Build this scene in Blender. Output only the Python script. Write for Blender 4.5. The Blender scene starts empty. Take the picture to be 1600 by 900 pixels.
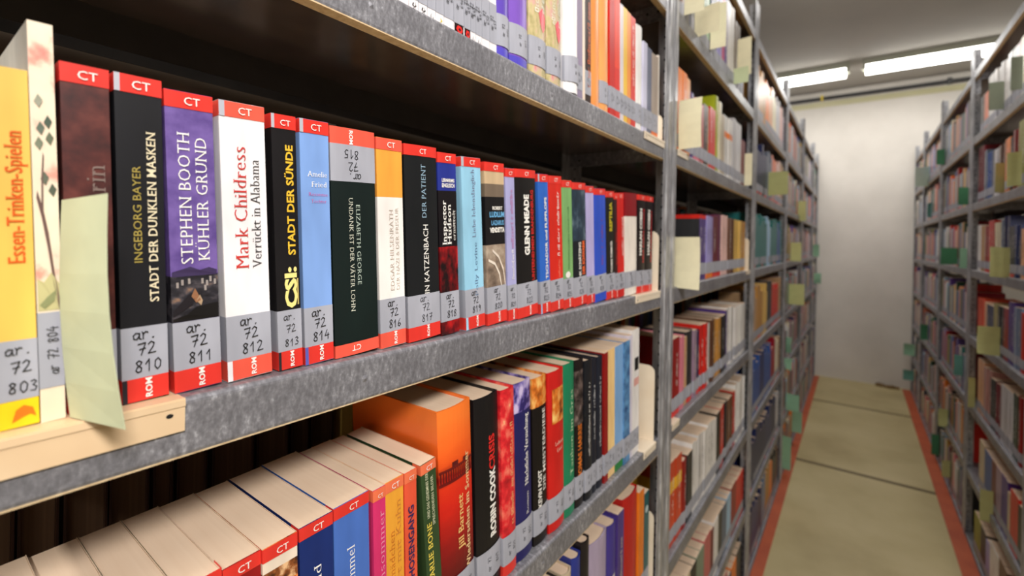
import bpy, math, random
from mathutils import Vector, Matrix
SC = bpy.context.scene
COL = SC.collection
H = 1.377                      # camera height
PITCH = .315
ZS = [.0155 + PITCH*k for k in range(8)]
XL, XR = -.342, .453           # planes of the book spines, left and right of the aisle
LIP_L, LIP_R = -.332, .443     # front planes of the racks
WALL_Y = 5.92
CEIL = 3.0
LEFT_SECOND={
 6:[(1.123,1.166,0.172,'brown'),(1.166,1.2089,0.172,'brown'),(1.2089,1.2449,0.164,'grey'),(1.2449,1.2808,0.164,'grey'),(1.2808,1.3395,0.171,'teal'),(1.3395,1.3712,0.18,'pale green'),(1.3712,1.4029,0.18,'pale green'),(1.4029,1.4413,0.21,'navy'),(1.4413,1.4796,0.21,'navy'),(1.4796,1.5129,0.23,'lavender'),(1.5129,1.5462,0.23,'lavender'),(1.5462,1.5815,0.236,'magenta'),(1.5815,1.6182,0.259,'purple'),(1.6182,1.6727,0.258,'white'),(1.6727,1.7272,0.258,'white'),(1.7377,1.7762,0.238,'taupe'),(1.7762,1.8147,0.238,'taupe'),(1.8147,1.8502,0.208,'dark blue'),(1.8502,1.8857,0.208,'dark blue')],
 5:[(1.1237,1.1578,0.203,'orange'),(1.1578,1.1918,0.203,'orange'),(1.1918,1.2198,0.197,'apricot'),(1.2198,1.2669,0.172,'purple'),(1.2669,1.3107,0.168,'pink'),(1.3107,1.3503,0.164,'rose'),(1.3503,1.392,0.172,'dark brown'),(1.392,1.4136,0.174,'tan'),(1.4136,1.4479,0.18,'red'),(1.4479,1.4822,0.18,'red'),(1.4822,1.5311,0.23,'lime'),(1.5311,1.5566,0.222,'ivory'),(1.5653,1.6008,0.191,'beige'),(1.6008,1.6584,0.199,'white'),(1.6584,1.7161,0.199,'white'),(1.7264,1.7744,0.216,'pale grey'),(1.7744,1.8223,0.216,'pale grey'),(1.8223,1.8703,0.216,'pale grey'),(1.8822,1.9195,0.172,'maroon'),(1.9195,1.9568,0.172,'maroon')],
 4:[(1.3343,1.3684,0.18,'violet'),(1.3684,1.4025,0.18,'violet'),(1.4025,1.4436,0.18,'lavender'),(1.4436,1.4847,0.18,'lavender'),(1.4847,1.5172,0.184,'maroon'),(1.5172,1.5497,0.184,'maroon'),(1.5497,1.6018,0.191,'plum'),(1.6018,1.6487,0.193,'pale pink'),(1.6487,1.6956,0.193,'pale pink'),(1.6956,1.742,0.187,'brown'),(1.742,1.7885,0.187,'brown'),(1.7885,1.8306,0.186,'straw'),(1.8306,1.8728,0.186,'straw'),(1.8728,1.9149,0.186,'straw'),(1.9149,1.9528,0.186,'ochre'),(1.9528,1.9906,0.186,'ochre')],
 3:[(1.1202,1.1702,0.187,'dark red'),(1.1702,1.224,0.181,'pink'),(1.224,1.241,0.176,'tan'),(1.241,1.3003,0.185,'charcoal'),(1.3003,1.3254,0.182,'mauve'),(1.3254,1.3714,0.174,'navy'),(1.3714,1.4029,0.186,'red'),(1.4029,1.4345,0.186,'red'),(1.4345,1.4794,0.178,'white'),(1.4794,1.5267,0.186,'brown'),(1.5267,1.5691,0.179,'ochre'),(1.5691,1.6116,0.179,'ochre'),(1.6116,1.6438,0.182,'black'),(1.6438,1.676,0.182,'black'),(1.676,1.705,0.193,'purple'),(1.705,1.7459,0.199,'white'),(1.7459,1.7867,0.199,'white'),(1.8302,1.8906,0.187,'white'),(1.8906,1.9509,0.187,'white'),(1.9509,2.0113,0.187,'white'),(2.0113,2.032,0.164,'brown')],
 2:[(1.1161,1.1642,0.205,'vermilion'),(1.1642,1.2123,0.205,'vermilion'),(1.2123,1.257,0.175,'dark red'),(1.257,1.3045,0.178,'charcoal'),(1.3045,1.3332,0.192,'white'),(1.3332,1.3629,0.187,'white'),(1.3629,1.3938,0.195,'white'),(1.3938,1.4259,0.191,'white'),(1.4259,1.4593,0.187,'white'),(1.4593,1.494,0.195,'white'),(1.494,1.5301,0.191,'white'),(1.5301,1.5678,0.187,'white'),(1.5695,1.6212,0.194,'black'),(1.6212,1.6533,0.197,'red'),(1.6533,1.6853,0.197,'red'),(1.6853,1.7339,0.198,'charcoal'),(1.7339,1.7809,0.193,'brown'),(1.7809,1.8278,0.193,'brown'),(1.8278,1.8611,0.199,'red'),(1.8611,1.9138,0.215,'white'),(1.9138,1.9664,0.215,'white'),(1.9664,2.0191,0.215,'white'),(2.0191,2.032,0.215,'white')],
 1:[(1.1855,1.2389,0.188,'maroon'),(1.2389,1.2965,0.171,'beige'),(1.2965,1.3276,0.165,'black'),(1.3276,1.3586,0.165,'black'),(1.3586,1.3994,0.168,'grey green'),(1.3994,1.4401,0.168,'grey green'),(1.4401,1.4774,0.172,'rose'),(1.4774,1.5146,0.172,'rose'),(1.5146,1.5544,0.164,'maroon'),(1.5544,1.6131,0.172,'white'),(1.6131,1.6666,0.168,'charcoal'),(1.6666,1.6998,0.164,'slate'),(1.6998,1.733,0.164,'slate'),(1.733,1.7685,0.168,'pale blue'),(1.7685,1.8041,0.168,'pale blue'),(1.8041,1.848,0.172,'dark red'),(1.848,1.8919,0.172,'dark red'),(1.8919,1.9408,0.164,'red'),(1.9408,1.9897,0.164,'red'),(1.9897,2.032,0.164,'red')],
 0:[(1.6941,1.7278,0.22,'rose'),(1.7278,1.7615,0.22,'rose'),(1.7615,1.7976,0.182,'navy'),(1.7976,1.8337,0.182,'navy'),(1.8337,1.8782,0.188,'orange'),(1.8782,1.9228,0.188,'orange'),(1.9228,1.9713,0.19,'charcoal'),(1.9713,2.0198,0.19,'charcoal'),(2.0198,2.032,0.171,'black')],
}
RIGHT_FIRST={
 6:[(2.3248,2.3793,0.212,'ivory'),(2.3793,2.4369,0.206,'dusty pink'),(2.4369,2.4978,0.21,'grey'),(2.4978,2.5529,0.212,'white'),(2.5529,2.6109,0.203,'white'),(2.6109,2.672,0.211,'white'),(2.672,2.7043,0.206,'white'),(2.7043,2.7365,0.206,'white'),(2.7365,2.7706,0.218,'white'),(2.7706,2.8047,0.218,'white'),(2.8047,2.8407,0.219,'white'),(2.8407,2.8768,0.219,'white'),(2.8768,2.915,0.164,'salmon'),(2.915,2.9532,0.164,'salmon'),(2.9532,3.0009,0.172,'grey'),(3.0009,3.0485,0.172,'grey')],
 5:[(2.301,2.3399,0.233,'olive'),(2.3399,2.3789,0.233,'olive'),(2.3789,2.4124,0.215,'dark red'),(2.4124,2.4458,0.215,'dark red'),(2.4458,2.4989,0.198,'charcoal'),(2.4989,2.5365,0.206,'orange'),(2.5365,2.5741,0.206,'orange'),(2.5741,2.6144,0.196,'brown'),(2.6144,2.6546,0.196,'brown'),(2.6546,2.6923,0.193,'pale grey'),(2.6923,2.73,0.193,'pale grey'),(2.73,2.7754,0.194,'grey'),(2.7754,2.8234,0.199,'blue'),(2.8234,2.8714,0.199,'blue'),(2.8714,2.9033,0.22,'slate'),(2.9033,2.9353,0.22,'slate'),(2.9353,2.9813,0.252,'maroon'),(2.9813,3.0273,0.252,'maroon'),(3.0273,3.0733,0.252,'maroon')],
 4:[(2.2772,2.3383,0.171,'peach'),(2.3383,2.3709,0.186,'dark blue'),(2.3709,2.4034,0.186,'dark blue'),(2.4034,2.4426,0.184,'charcoal'),(2.4426,2.4819,0.184,'charcoal'),(2.4819,2.5242,0.225,'navy'),(2.5242,2.5665,0.225,'navy'),(2.5665,2.6267,0.215,'slate'),(2.6267,2.6695,0.207,'ivory'),(2.6695,2.7123,0.207,'ivory'),(2.7123,2.7584,0.219,'red'),(2.7584,2.8045,0.219,'red'),(2.8045,2.8415,0.199,'dark red'),(2.8415,2.8785,0.199,'dark red'),(2.8785,2.9245,0.204,'tan'),(2.9245,2.9706,0.204,'tan'),(2.9706,3.0056,0.209,'white'),(3.0056,3.0406,0.209,'white')],
 3:[(2.2534,2.3138,0.2,'red'),(2.3138,2.3501,0.213,'grey blue'),(2.3501,2.3864,0.213,'grey blue'),(2.3864,2.4301,0.224,'purple'),(2.4301,2.4737,0.224,'purple'),(2.4737,2.5065,0.194,'crimson'),(2.5065,2.5393,0.194,'crimson'),(2.5393,2.5794,0.194,'black'),(2.5794,2.6194,0.194,'black'),(2.6194,2.6625,0.194,'khaki'),(2.6625,2.7055,0.194,'khaki'),(2.7055,2.7642,0.18,'navy'),(2.7642,2.8228,0.18,'navy'),(2.8228,2.873,0.184,'peach'),(2.873,2.9179,0.192,'coral'),(2.9179,2.9629,0.192,'coral'),(2.9629,3.0078,0.192,'coral')],
 2:[(2.2296,2.2751,0.231,'dark red'),(2.2751,2.3205,0.231,'dark red'),(2.3205,2.3534,0.226,'dark green'),(2.3534,2.3862,0.226,'dark green'),(2.3862,2.4411,0.219,'pale grey'),(2.4411,2.4961,0.219,'pale grey'),(2.4961,2.551,0.219,'pale grey'),(2.551,2.6027,0.201,'maroon'),(2.6027,2.6545,0.201,'maroon'),(2.6545,2.6879,0.203,'charcoal'),(2.6879,2.7214,0.203,'charcoal'),(2.7214,2.7816,0.225,'dusty pink'),(2.7816,2.8418,0.225,'dusty pink'),(2.8418,2.8863,0.235,'peach'),(2.8863,2.9307,0.235,'peach'),(2.9307,2.9751,0.235,'peach')],
 1:[(2.2058,2.2429,0.191,'black'),(2.2429,2.2801,0.191,'black'),(2.2801,2.3287,0.204,'red'),(2.3287,2.3774,0.204,'red'),(2.3774,2.412,0.18,'beige'),(2.412,2.458,0.208,'purple'),(2.458,2.504,0.208,'purple'),(2.504,2.5438,0.206,'mauve'),(2.5438,2.5836,0.206,'mauve'),(2.5836,2.6209,0.203,'maroon'),(2.6209,2.6582,0.203,'maroon'),(2.6582,2.7008,0.201,'blue'),(2.7008,2.7433,0.201,'blue'),(2.7433,2.7859,0.201,'blue'),(2.7859,2.837,0.209,'beige'),(2.837,2.888,0.209,'beige')],
 0:[(2.4033,2.4592,0.2,'brown'),(2.4592,2.5151,0.2,'brown'),(2.5151,2.5641,0.192,'white'),(2.5641,2.613,0.192,'white'),(2.613,2.662,0.192,'white'),(2.662,2.6965,0.164,'lavender'),(2.6965,2.7311,0.164,'lavender'),(2.7311,2.7805,0.172,'black'),(2.7805,2.8299,0.172,'black'),(2.8299,2.8751,0.172,'olive'),(2.8751,2.9203,0.172,'olive'),(2.9203,2.9655,0.172,'olive')],
}
CARDS=[
 (1.14,-0.346,-0.2959,1.922,1.983,'cream','cream marker card cut by the picture top, beside the nearest upright'),
 (1.228,-0.346,-0.2784,1.899,1.969,'cream','large cream marker card, middle of the trio on the top row, second left rack'),
 (1.385,-0.346,-0.3004,1.923,2.052,'cream','tall cream marker card against the white and purple books, top row, second left rack'),
 (1.757,-0.346,-0.2958,1.955,2.083,'cream','cream marker card below the thin taupe book, far end of top row, second left rack'),
 (1.702,-0.346,-0.2951,1.914,1.965,'pale green','pale green card peeping out under a cream card, top row, second left rack'),
 (1.119,-0.346,-0.2894,1.597,1.712,'cream','large cream marker card in front of the orange book, second left rack'),
 (1.92,-0.346,-0.3157,1.595,1.715,'cream','narrow cream marker card beside the far upright, second row of second left rack'),
 (1.102,-0.346,-0.2829,1.273,1.39,'cream','cream marker card overlapping the near upright, eye-level row of second left rack'),
 (2.515,-0.346,-0.2587,1.61,1.722,'olive','olive green marker card on the second row of the third left rack'),
 (3.944,-0.346,-0.291,1.552,1.695,'olive','olive green card on the second row of the fourth left rack'),
 (3.511,-0.346,-0.2822,1.273,1.393,'olive','olive green card under a red-topped book, eye-level row of fourth left rack'),
 (3.452,-0.346,-0.2557,0.999,1.129,'olive','wide olive green card below eye level, fourth left rack'),
 (5.433,-0.346,-0.2883,1.267,1.386,'mint','upper of two small mint cards at the far end of the left racks'),
 (5.7,-0.346,-0.2812,0.988,1.092,'mint','lower of two small mint cards at the far end of the left racks'),
 (3.37,-0.346,-0.3116,0.705,0.801,'mint','small mint card below the red book, fourth left rack'),
 (3.291,-0.346,-0.3023,0.619,0.685,'mint','short mint card second lowest in its column, fourth left rack near upright'),
 (3.434,-0.346,-0.2697,0.329,0.434,'mint','broad mint card low in the fourth left rack, above two others'),
 (3.805,-0.346,-0.2813,0.07,0.213,'mint','mint card right over the orange-red floor stripe, fourth left rack'),
 (3.254,-0.346,-0.2928,0.026,0.226,'mint','lowest and tallest mint card of the left racks, near the floor'),
 (2.581,0.457,0.4095,1.918,2.028,'grey green','grey-green card hanging below the white series, top row of nearest right rack'),
 (2.328,0.457,0.4233,1.928,2.043,'grey green','grey-green card cut by the picture edge, top row of nearest right rack'),
 (2.545,0.457,0.4243,1.592,1.705,'olive','left of two olive cards side by side, second row of nearest right rack'),
 (2.318,0.457,0.4173,1.596,1.713,'olive','right of two olive cards side by side, second row of nearest right rack'),
 (2.446,0.457,0.401,1.271,1.382,'olive','olive card below the red book, eye-level row of nearest right rack'),
 (2.559,0.457,0.3886,0.964,1.076,'olive','wide olive card below the coral book, nearest right rack'),
 (2.999,0.457,0.4274,0.642,0.781,'olive','narrow olive card beside the far upright of the nearest right rack'),
 (2.612,0.457,0.4141,0.298,0.421,'olive','olive card low down below a blue book, nearest right rack'),
 (3.233,0.457,0.4104,1.595,1.682,'green','dark green card on the second row of the second right rack'),
 (3.539,0.457,0.3811,1.286,1.378,'green','wide green card on the eye-level row of the second right rack'),
 (3.264,0.457,0.4241,1.276,1.376,'mint','mint card beside a wide green one, eye-level row of second right rack'),
 (4.083,0.457,0.4108,1.917,2.017,'green','green card near the top of the third right rack'),
 (4.849,0.457,0.3662,1.856,2.007,'pale mint','whitish mint card at the far top corner of the right racks'),
 (4.692,0.457,0.4281,1.607,1.713,'teal','small teal card on the second row of the third right rack'),
 (3.305,0.457,0.4163,0.721,0.826,'teal','teal card below eye level beside the upright, second right rack'),
 (4.764,0.457,0.4091,0.669,0.786,'green','small green card below eye level, third right rack'),
 (3.742,0.457,0.4097,0.32,0.425,'olive','olive card low in the second right rack, above another green one'),
 (5.7,0.457,0.3747,0.369,0.476,'mint','upper of two tiny teal cards at the far low corner of the right racks'),
 (5.7,0.457,0.374,0.141,0.231,'teal','lower of two tiny teal cards at the far low corner of the right racks'),
 (4.065,0.457,0.4141,0.037,0.169,'green','green card just above the floor stripe, second right rack'),
 (3.618,0.457,0.4143,0.074,0.169,'olive','lowest olive card of the second right rack, over the floor stripe'),
]

# ------------------------------------------------------------------ materials
def lin(c):
    return tuple(((v/255)/12.92 if v/255 <= .04045 else ((v/255+.055)/1.055)**2.4) for v in c) + (1,)
PAL = {'brown':(104,66,44),'grey':(128,128,128),'teal':(40,118,116),'pale green':(176,206,170),'navy':(32,40,84),
 'lavender':(160,152,208),'magenta':(196,42,110),'purple':(84,56,136),'white':(238,234,230),'taupe':(136,124,112),
 'dark blue':(38,52,104),'orange':(240,130,44),'apricot':(244,164,96),'pink':(226,128,146),'rose':(196,96,96),
 'dark brown':(66,42,32),'tan':(186,148,108),'red':(214,40,30),'lime':(168,176,36),'ivory':(238,226,196),
 'beige':(208,188,158),'pale grey':(206,204,208),'maroon':(112,28,40),'violet':(92,70,140),'plum':(108,52,84),
 'pale pink':(226,186,178),'straw':(228,186,96),'ochre':(190,136,62),'dark red':(146,22,22),'charcoal':(48,48,50),
 'mauve':(168,140,160),'black':(24,23,25),'vermilion':(226,74,34),'grey green':(124,138,118),'slate':(92,104,124),
 'pale blue':(160,196,224),'salmon':(226,134,104),'dusty pink':(204,150,142),'blue':(48,86,156),'olive':(160,158,70),
 'peach':(236,178,136),'coral':(226,88,60),'khaki':(174,164,112),'crimson':(160,22,44),'grey blue':(120,134,160),
 'dark green':(30,66,48),'cream':(238,232,200),'mint':(142,196,166),'green':(66,124,86),'pale mint':(204,226,208),
 'pages':(240,218,190),'sticker':(166,167,177),'band':(226,56,46),'band_light':(238,92,72),'ink':(20,20,22),
 'text_white':(244,240,232)}
MATS = {}
def new_mat(name):
    m = bpy.data.materials.new(name); m.use_nodes = True
    nt = m.node_tree
    return m, nt, nt.nodes['Principled BSDF']
def N(nt, t, **kw):
    n = nt.nodes.new(t)
    for k, v in kw.items(): setattr(n, k, v)
    return n
def coords(nt, scale=(1,1,1)):
    tc = N(nt, 'ShaderNodeTexCoord'); mp = N(nt, 'ShaderNodeMapping')
    mp.inputs['Scale'].default_value = scale
    nt.links.new(tc.outputs['Object'], mp.inputs['Vector'])
    return mp.outputs['Vector']
def ramp(nt, fac, stops, interp='LINEAR'):
    r = N(nt, 'ShaderNodeValToRGB'); r.color_ramp.interpolation = interp
    e = r.color_ramp.elements
    while len(e) < len(stops): e.new(.5)
    for i, (p, c) in enumerate(stops): e[i].position = p; e[i].color = lin(c)
    nt.links.new(fac, r.inputs['Fac'])
    return r.outputs['Color']
def noise(nt, vec, scale, detail=3, rough=.55):
    n = N(nt, 'ShaderNodeTexNoise'); n.inputs['Scale'].default_value = scale
    n.inputs['Detail'].default_value = detail; n.inputs['Roughness'].default_value = rough
    nt.links.new(vec, n.inputs['Vector'])
    return n.outputs['Fac']
def M(key):
    """cover colours: a palette name or an (r,g,b) tuple; slightly mottled printed board"""
    if key in MATS: return MATS[key]
    c = PAL[key] if isinstance(key, str) else key
    nm = key.replace(' ', '_') if isinstance(key, str) else 'print_%d_%d_%d' % c
    m, nt, b = new_mat(nm)
    v = coords(nt, (40, 40, 12)) if key not in ('ink', 'text_white') else None
    if v:
        f = noise(nt, v, 1.0, 2)
        lo = tuple(int(x*.93) for x in c); hi = tuple(min(255, int(x*1.05+2)) for x in c)
        nt.links.new(ramp(nt, f, [(.3, lo), (.7, hi)]), b.inputs['Base Color'])
    else:
        b.inputs['Base Color'].default_value = lin(c)
    b.inputs['Roughness'].default_value = .55 if key in ('sticker', 'cream', 'mint', 'green', 'olive', 'ink') else .38
    b.inputs['Specular IOR Level'].default_value = .35
    MATS[key] = m
    return m
def special(key, builder):
    m, nt, b = new_mat(key); builder(nt, b); MATS[key] = m
def b_pages(nt, b):
    v = coords(nt, (5, 300, 3)); f = noise(nt, v, 1.0, 2)
    v2 = coords(nt, (14, 60, 14)); f2 = noise(nt, v2, 1.0, 2)
    mx = N(nt, 'ShaderNodeMath', operation='ADD'); nt.links.new(f, mx.inputs[0]); nt.links.new(f2, mx.inputs[1])
    hv = N(nt, 'ShaderNodeMath', operation='MULTIPLY'); hv.inputs[1].default_value = .5; nt.links.new(mx.outputs[0], hv.inputs[0])
    nt.links.new(ramp(nt, hv.outputs[0], [(.2, (226,196,166)), (.8, (238,212,184))]), b.inputs['Base Color'])
    b.inputs['Roughness'].default_value = .8
special('pages', b_pages)
def b_shaded(nt, b):
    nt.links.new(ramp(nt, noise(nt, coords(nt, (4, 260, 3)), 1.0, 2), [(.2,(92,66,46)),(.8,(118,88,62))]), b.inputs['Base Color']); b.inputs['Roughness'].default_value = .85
special('shaded_pages', b_shaded)  # page colour darkened to carry the shade of the rear gap
def zramp(nt, z0, z1):
    tc = N(nt, 'ShaderNodeTexCoord'); sp = N(nt, 'ShaderNodeSeparateXYZ'); nt.links.new(tc.outputs['Object'], sp.inputs[0])
    mr = N(nt, 'ShaderNodeMapRange'); mr.inputs['From Min'].default_value = z0; mr.inputs['From Max'].default_value = z1
    nt.links.new(sp.outputs['Z'], mr.inputs['Value'])
    return mr.outputs['Result']
def noisy_art(key, scale, stops, stretch=(1,1,1), detail=4, rough=.4):
    def bl(nt, b):
        nt.links.new(ramp(nt, noise(nt, coords(nt, stretch), scale, detail), stops), b.inputs['Base Color'])
        b.inputs['Roughness'].default_value = rough
    special(key, bl)
def sunset(nt, b):
    z = zramp(nt, 0, .235)
    f = noise(nt, coords(nt, (25, 25, 70)), 1.0, 3)
    a = N(nt, 'ShaderNodeMath', operation='MULTIPLY_ADD'); a.inputs[1].default_value = .09; nt.links.new(f, a.inputs[0]); nt.links.new(z, a.inputs[2])
    nt.links.new(ramp(nt, a.outputs[0], [(.22,(70,8,16)),(.42,(150,16,20)),(.6,(214,34,22)),(.70,(226,52,24)),(.735,(150,22,18)),(.79,(236,84,28)),(.88,(252,108,38)),(1,(254,126,48))]), b.inputs['Base Color'])
    b.inputs['Roughness'].default_value = .3
special('sunset', sunset)
noisy_art('village', 90, [(.34,(22,20,24)),(.5,(44,42,48)),(.6,(78,72,76)),(.72,(150,116,92))], (1,1,1.6))
noisy_art('storm', 45, [(.3,(16,24,34)),(.55,(44,62,78)),(.75,(120,140,150))], (1,1,.6))
noisy_art('leather_red', 70, [(.3,(44,18,18)),(.52,(78,32,28)),(.72,(104,50,42))])
noisy_art('red_city', 60, [(.4,(26,8,12)),(.52,(110,10,18)),(.66,(190,24,26))], (1,1,.6))
noisy_art('desert', 70, [(.3,(120,40,14)),(.5,(226,110,34)),(.7,(250,190,130))], (1,1,2))
noisy_art('scrub', 110, [(.38,(70,40,22)),(.5,(150,84,40)),(.62,(236,190,140))])
noisy_art('sepia_photo', 40, [(.3,(70,56,48)),(.5,(150,130,112)),(.7,(196,180,160))])
noisy_art('rose_petals', 55, [(.3,(150,10,24)),(.5,(226,40,48)),(.66,(246,120,100)),(.75,(250,220,150))], (1,1,.8))
noisy_art('portrait_violet', 60, [(.42,(46,36,100)),(.5,(120,104,176)),(.62,(206,190,226))], (1,1,.7))
noisy_art('portrait_amber', 50, [(.35,(90,30,10)),(.5,(220,120,40)),(.65,(250,206,120))], (1,1,.7))
noisy_art('fruit_dark', 60, [(.4,(30,24,24)),(.55,(84,70,66)),(.7,(130,112,106))], (1,1,1))
noisy_art('meadow', 70, [(.3,(150,140,90)),(.5,(206,190,140)),(.62,(214,170,160)),(.72,(226,96,110))], (1,1,.5))
noisy_art('blossom', 55, [(.4,(240,224,196)),(.56,(240,216,190)),(.64,(228,160,140)),(.74,(206,120,110))], (1,1,.8))
noisy_art('dusk_violet', 60, [(.3,(80,58,124)),(.6,(116,92,160))])
noisy_art('blue_photo', 50, [(.35,(40,80,130)),(.6,(96,150,196))])
def b_steel(nt, b):
    v = coords(nt, (1, 1, 1))
    mp = N(nt, 'ShaderNodeMapping'); mp.inputs['Rotation'].default_value = (.7, 0, 0); mp.inputs['Scale'].default_value = (1, 1.7, .7)
    nt.links.new(v, mp.inputs['Vector'])
    f1 = noise(nt, mp.outputs['Vector'], 130, 4, .6); f2 = noise(nt, v, 340, 2, .5); f3 = noise(nt, v, 14, 3, .5)
    a = N(nt, 'ShaderNodeMath', operation='MULTIPLY_ADD'); a.inputs[1].default_value = .45; nt.links.new(f2, a.inputs[0]); nt.links.new(f1, a.inputs[2])
    a2 = N(nt, 'ShaderNodeMath', operation='MULTIPLY_ADD'); a2.inputs[1].default_value = .5; nt.links.new(f3, a2.inputs[0]); nt.links.new(a.outputs[0], a2.inputs[2])
    d = N(nt, 'ShaderNodeMath', operation='MULTIPLY'); d.inputs[1].default_value = 1/1.95; nt.links.new(a2.outputs[0], d.inputs[0])
    nt.links.new(ramp(nt, d.outputs[0], [(.36,(110,109,113)),(.48,(130,129,134)),(.56,(150,149,154)),(.64,(190,190,196))]), b.inputs['Base Color'])
    b.inputs['Metallic'].default_value = .35; b.inputs['Roughness'].default_value = .42
special('galvanized_steel', b_steel)
def b_post(nt, b):
    f = noise(nt, coords(nt, (1,1,.25)), 60, 4, .6)
    nt.links.new(ramp(nt, f, [(.32,(138,138,142)),(.5,(168,168,172)),(.66,(206,206,210))]), b.inputs['Base Color'])
    b.inputs['Metallic'].default_value = .45; b.inputs['Roughness'].default_value = .32
special('upright_steel', b_post)
def b_under(nt, b):
    nt.links.new(ramp(nt, noise(nt, coords(nt), 20, 3), [(.3,(126,112,104)),(.7,(150,134,126))]), b.inputs['Base Color'])
    b.inputs['Metallic'].default_value = .65; b.inputs['Roughness'].default_value = .22
special('shelf_underside', b_under)
def b_flange(nt, b):
    nt.links.new(ramp(nt, noise(nt, coords(nt), 160, 4), [(.3,(186,158,120)),(.7,(218,194,154))]), b.inputs['Base Color'])
    b.inputs['Roughness'].default_value = .6
special('lip_flange', b_flange)
def b_enamel(nt, b):
    nt.links.new(ramp(nt, noise(nt, coords(nt), 14, 3), [(.3,(232,214,188)),(.7,(242,228,206))]), b.inputs['Base Color'])
    b.inputs['Roughness'].default_value = .35
special('bookend_enamel', b_enamel)
def b_floor(nt, b):
    v = coords(nt)
    f = noise(nt, v, 2.2, 5)
    col = ramp(nt, f, [(.3,(168,152,108)),(.5,(184,169,124)),(.72,(196,181,138))])
    tc = N(nt, 'ShaderNodeTexCoord'); sp = N(nt, 'ShaderNodeSeparateXYZ'); nt.links.new(tc.outputs['Object'], sp.inputs[0])
    a = N(nt, 'ShaderNodeMath', operation='SUBTRACT'); a.inputs[1].default_value = 3.523 - 1.453*.5; nt.links.new(sp.outputs['Y'], a.inputs[0])
    md = N(nt, 'ShaderNodeMath', operation='PINGPONG'); md.inputs[1].default_value = 1.453*.5; nt.links.new(a.outputs[0], md.inputs[0])
    g = N(nt, 'ShaderNodeMath', operation='GREATER_THAN'); g.inputs[1].default_value = 1.453*.5 - .018; nt.links.new(md.outputs[0], g.inputs[0])
    mx = N(nt, 'ShaderNodeMix', data_type='RGBA'); nt.links.new(g.outputs[0], mx.inputs[0]); nt.links.new(col, mx.inputs[6]); mx.inputs[7].default_value = lin((92,76,42))
    nt.links.new(mx.outputs[2], b.inputs['Base Color']); b.inputs['Roughness'].default_value = .5
special('linoleum_floor', b_floor)
def plain(key, c1, c2, scale, rough, metal=0):
    def bl(nt, b):
        nt.links.new(ramp(nt, noise(nt, coords(nt), scale, 4), [(.3,c1),(.7,c2)]), b.inputs['Base Color'])
        b.inputs['Roughness'].default_value = rough; b.inputs['Metallic'].default_value = metal
    special(key, bl)
plain('wall_plaster', (212,206,198), (224,218,210), 3, .85)
plain('ceiling_paint', (176,171,163), (188,182,172), 1.5, .9)
plain('wall_band', (196,190,150), (206,200,164), 4, .8)
plain('stripe_paint', (166,72,40), (188,90,52), 7, .5)
plain('pipe_paint', (56,56,58), (70,70,72), 8, .5)
plain('bookend_warm_lit', (222,190,150), (232,204,166), 14, .4)  # first bookend, with warm light mixed into its enamel colour
plain('yellow_tag', (220,190,40), (232,204,60), 8, .5)
plain('lamp_housing', (176,178,160), (190,192,176), 3, .4)
plain('rear_lip_shade', (40,37,35), (52,48,45), 20, .8)  # rear shelf lip: shade behind the books painted into the steel colour
plain('dark_hole', (14,13,12), (22,20,18), 30, .9)
plain('scuff', (120,96,60), (150,124,86), 20, .9)
def card_mat(key, c):
    def bl(nt, b):
        lo = tuple(int(x*.95) for x in c)
        nt.links.new(ramp(nt, noise(nt, coords(nt), 30, 3), [(.3,lo),(.7,c)]), b.inputs['Base Color']); b.inputs['Roughness'].default_value = .75
    special('card_'+key, bl)
for k, c in {'cream':(236,228,192),'pale green':(206,216,172),'olive':(190,190,128),'mint':(140,184,152),'grey green':(170,182,160),
             'green':(62,122,84),'pale mint':(202,222,204),'teal':(96,150,138),'front':(206,212,176)}.items(): card_mat(k, c)
def b_glow(nt, b):
    b.inputs['Base Color'].default_value = (.95,.95,.92,1); b.inputs['Emission Color'].default_value = (1,.98,.92,1)
    b.inputs['Emission Strength'].default_value = 9
special('diffuser_glow', b_glow)

# ------------------------------------------------------------------ mesh helper
class MB:
    def __init__(s): s.v = []; s.f = []; s.m = []; s.keys = []
    def k(s, key):
        if key not in s.keys: s.keys.append(key)
        return s.keys.index(key)
    def face(s, pts, key):
        b = len(s.v); s.v.extend(pts); s.f.append(tuple(range(b, b+len(pts)))); s.m.append(s.k(key))
    def box(s, x0, x1, y0, y1, z0, z1, key, top=None):
        p = [(x,y,z) for z in (z0,z1) for y in (y0,y1) for x in (x0,x1)]
        b = len(s.v); s.v.extend(p); i = s.k(key)
        for q in ((0,2,3,1),(4,5,7,6),(0,1,5,4),(2,6,7,3),(0,4,6,2),(1,3,7,5)):
            s.f.append(tuple(b+j for j in q)); s.m.append(i)
        if top: s.m[-5] = s.k(top)
    def prism_z(s, pts, z0, z1, key, cap=None):
        n = len(pts); b = len(s.v); i = s.k(key)
        s.v.extend([(x,y,z0) for x,y in pts]); s.v.extend([(x,y,z1) for x,y in pts])
        for j in range(n):
            q = (j+1) % n; s.f.append((b+j,b+q,b+n+q,b+n+j)); s.m.append(i)
        c = s.k(cap or key)
        s.f.append(tuple(range(b+n, b+2*n))); s.m.append(c); s.f.append(tuple(reversed(range(b, b+n)))); s.m.append(c)
    def build(s, name, parent=None, mesh_only=False):
        me = bpy.data.meshes.new(name); me.from_pydata(s.v, [], s.f)
        for k in s.keys: me.materials.append(M(k))
        me.polygons.foreach_set('material_index', s.m); me.update()
        if mesh_only: return me
        return link(name, me, parent)
def link(name, data, parent=None):
    o = bpy.data.objects.new(name, data); COL.objects.link(o)
    if parent is not None: o.parent = parent
    return o
LABELS = {}
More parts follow.
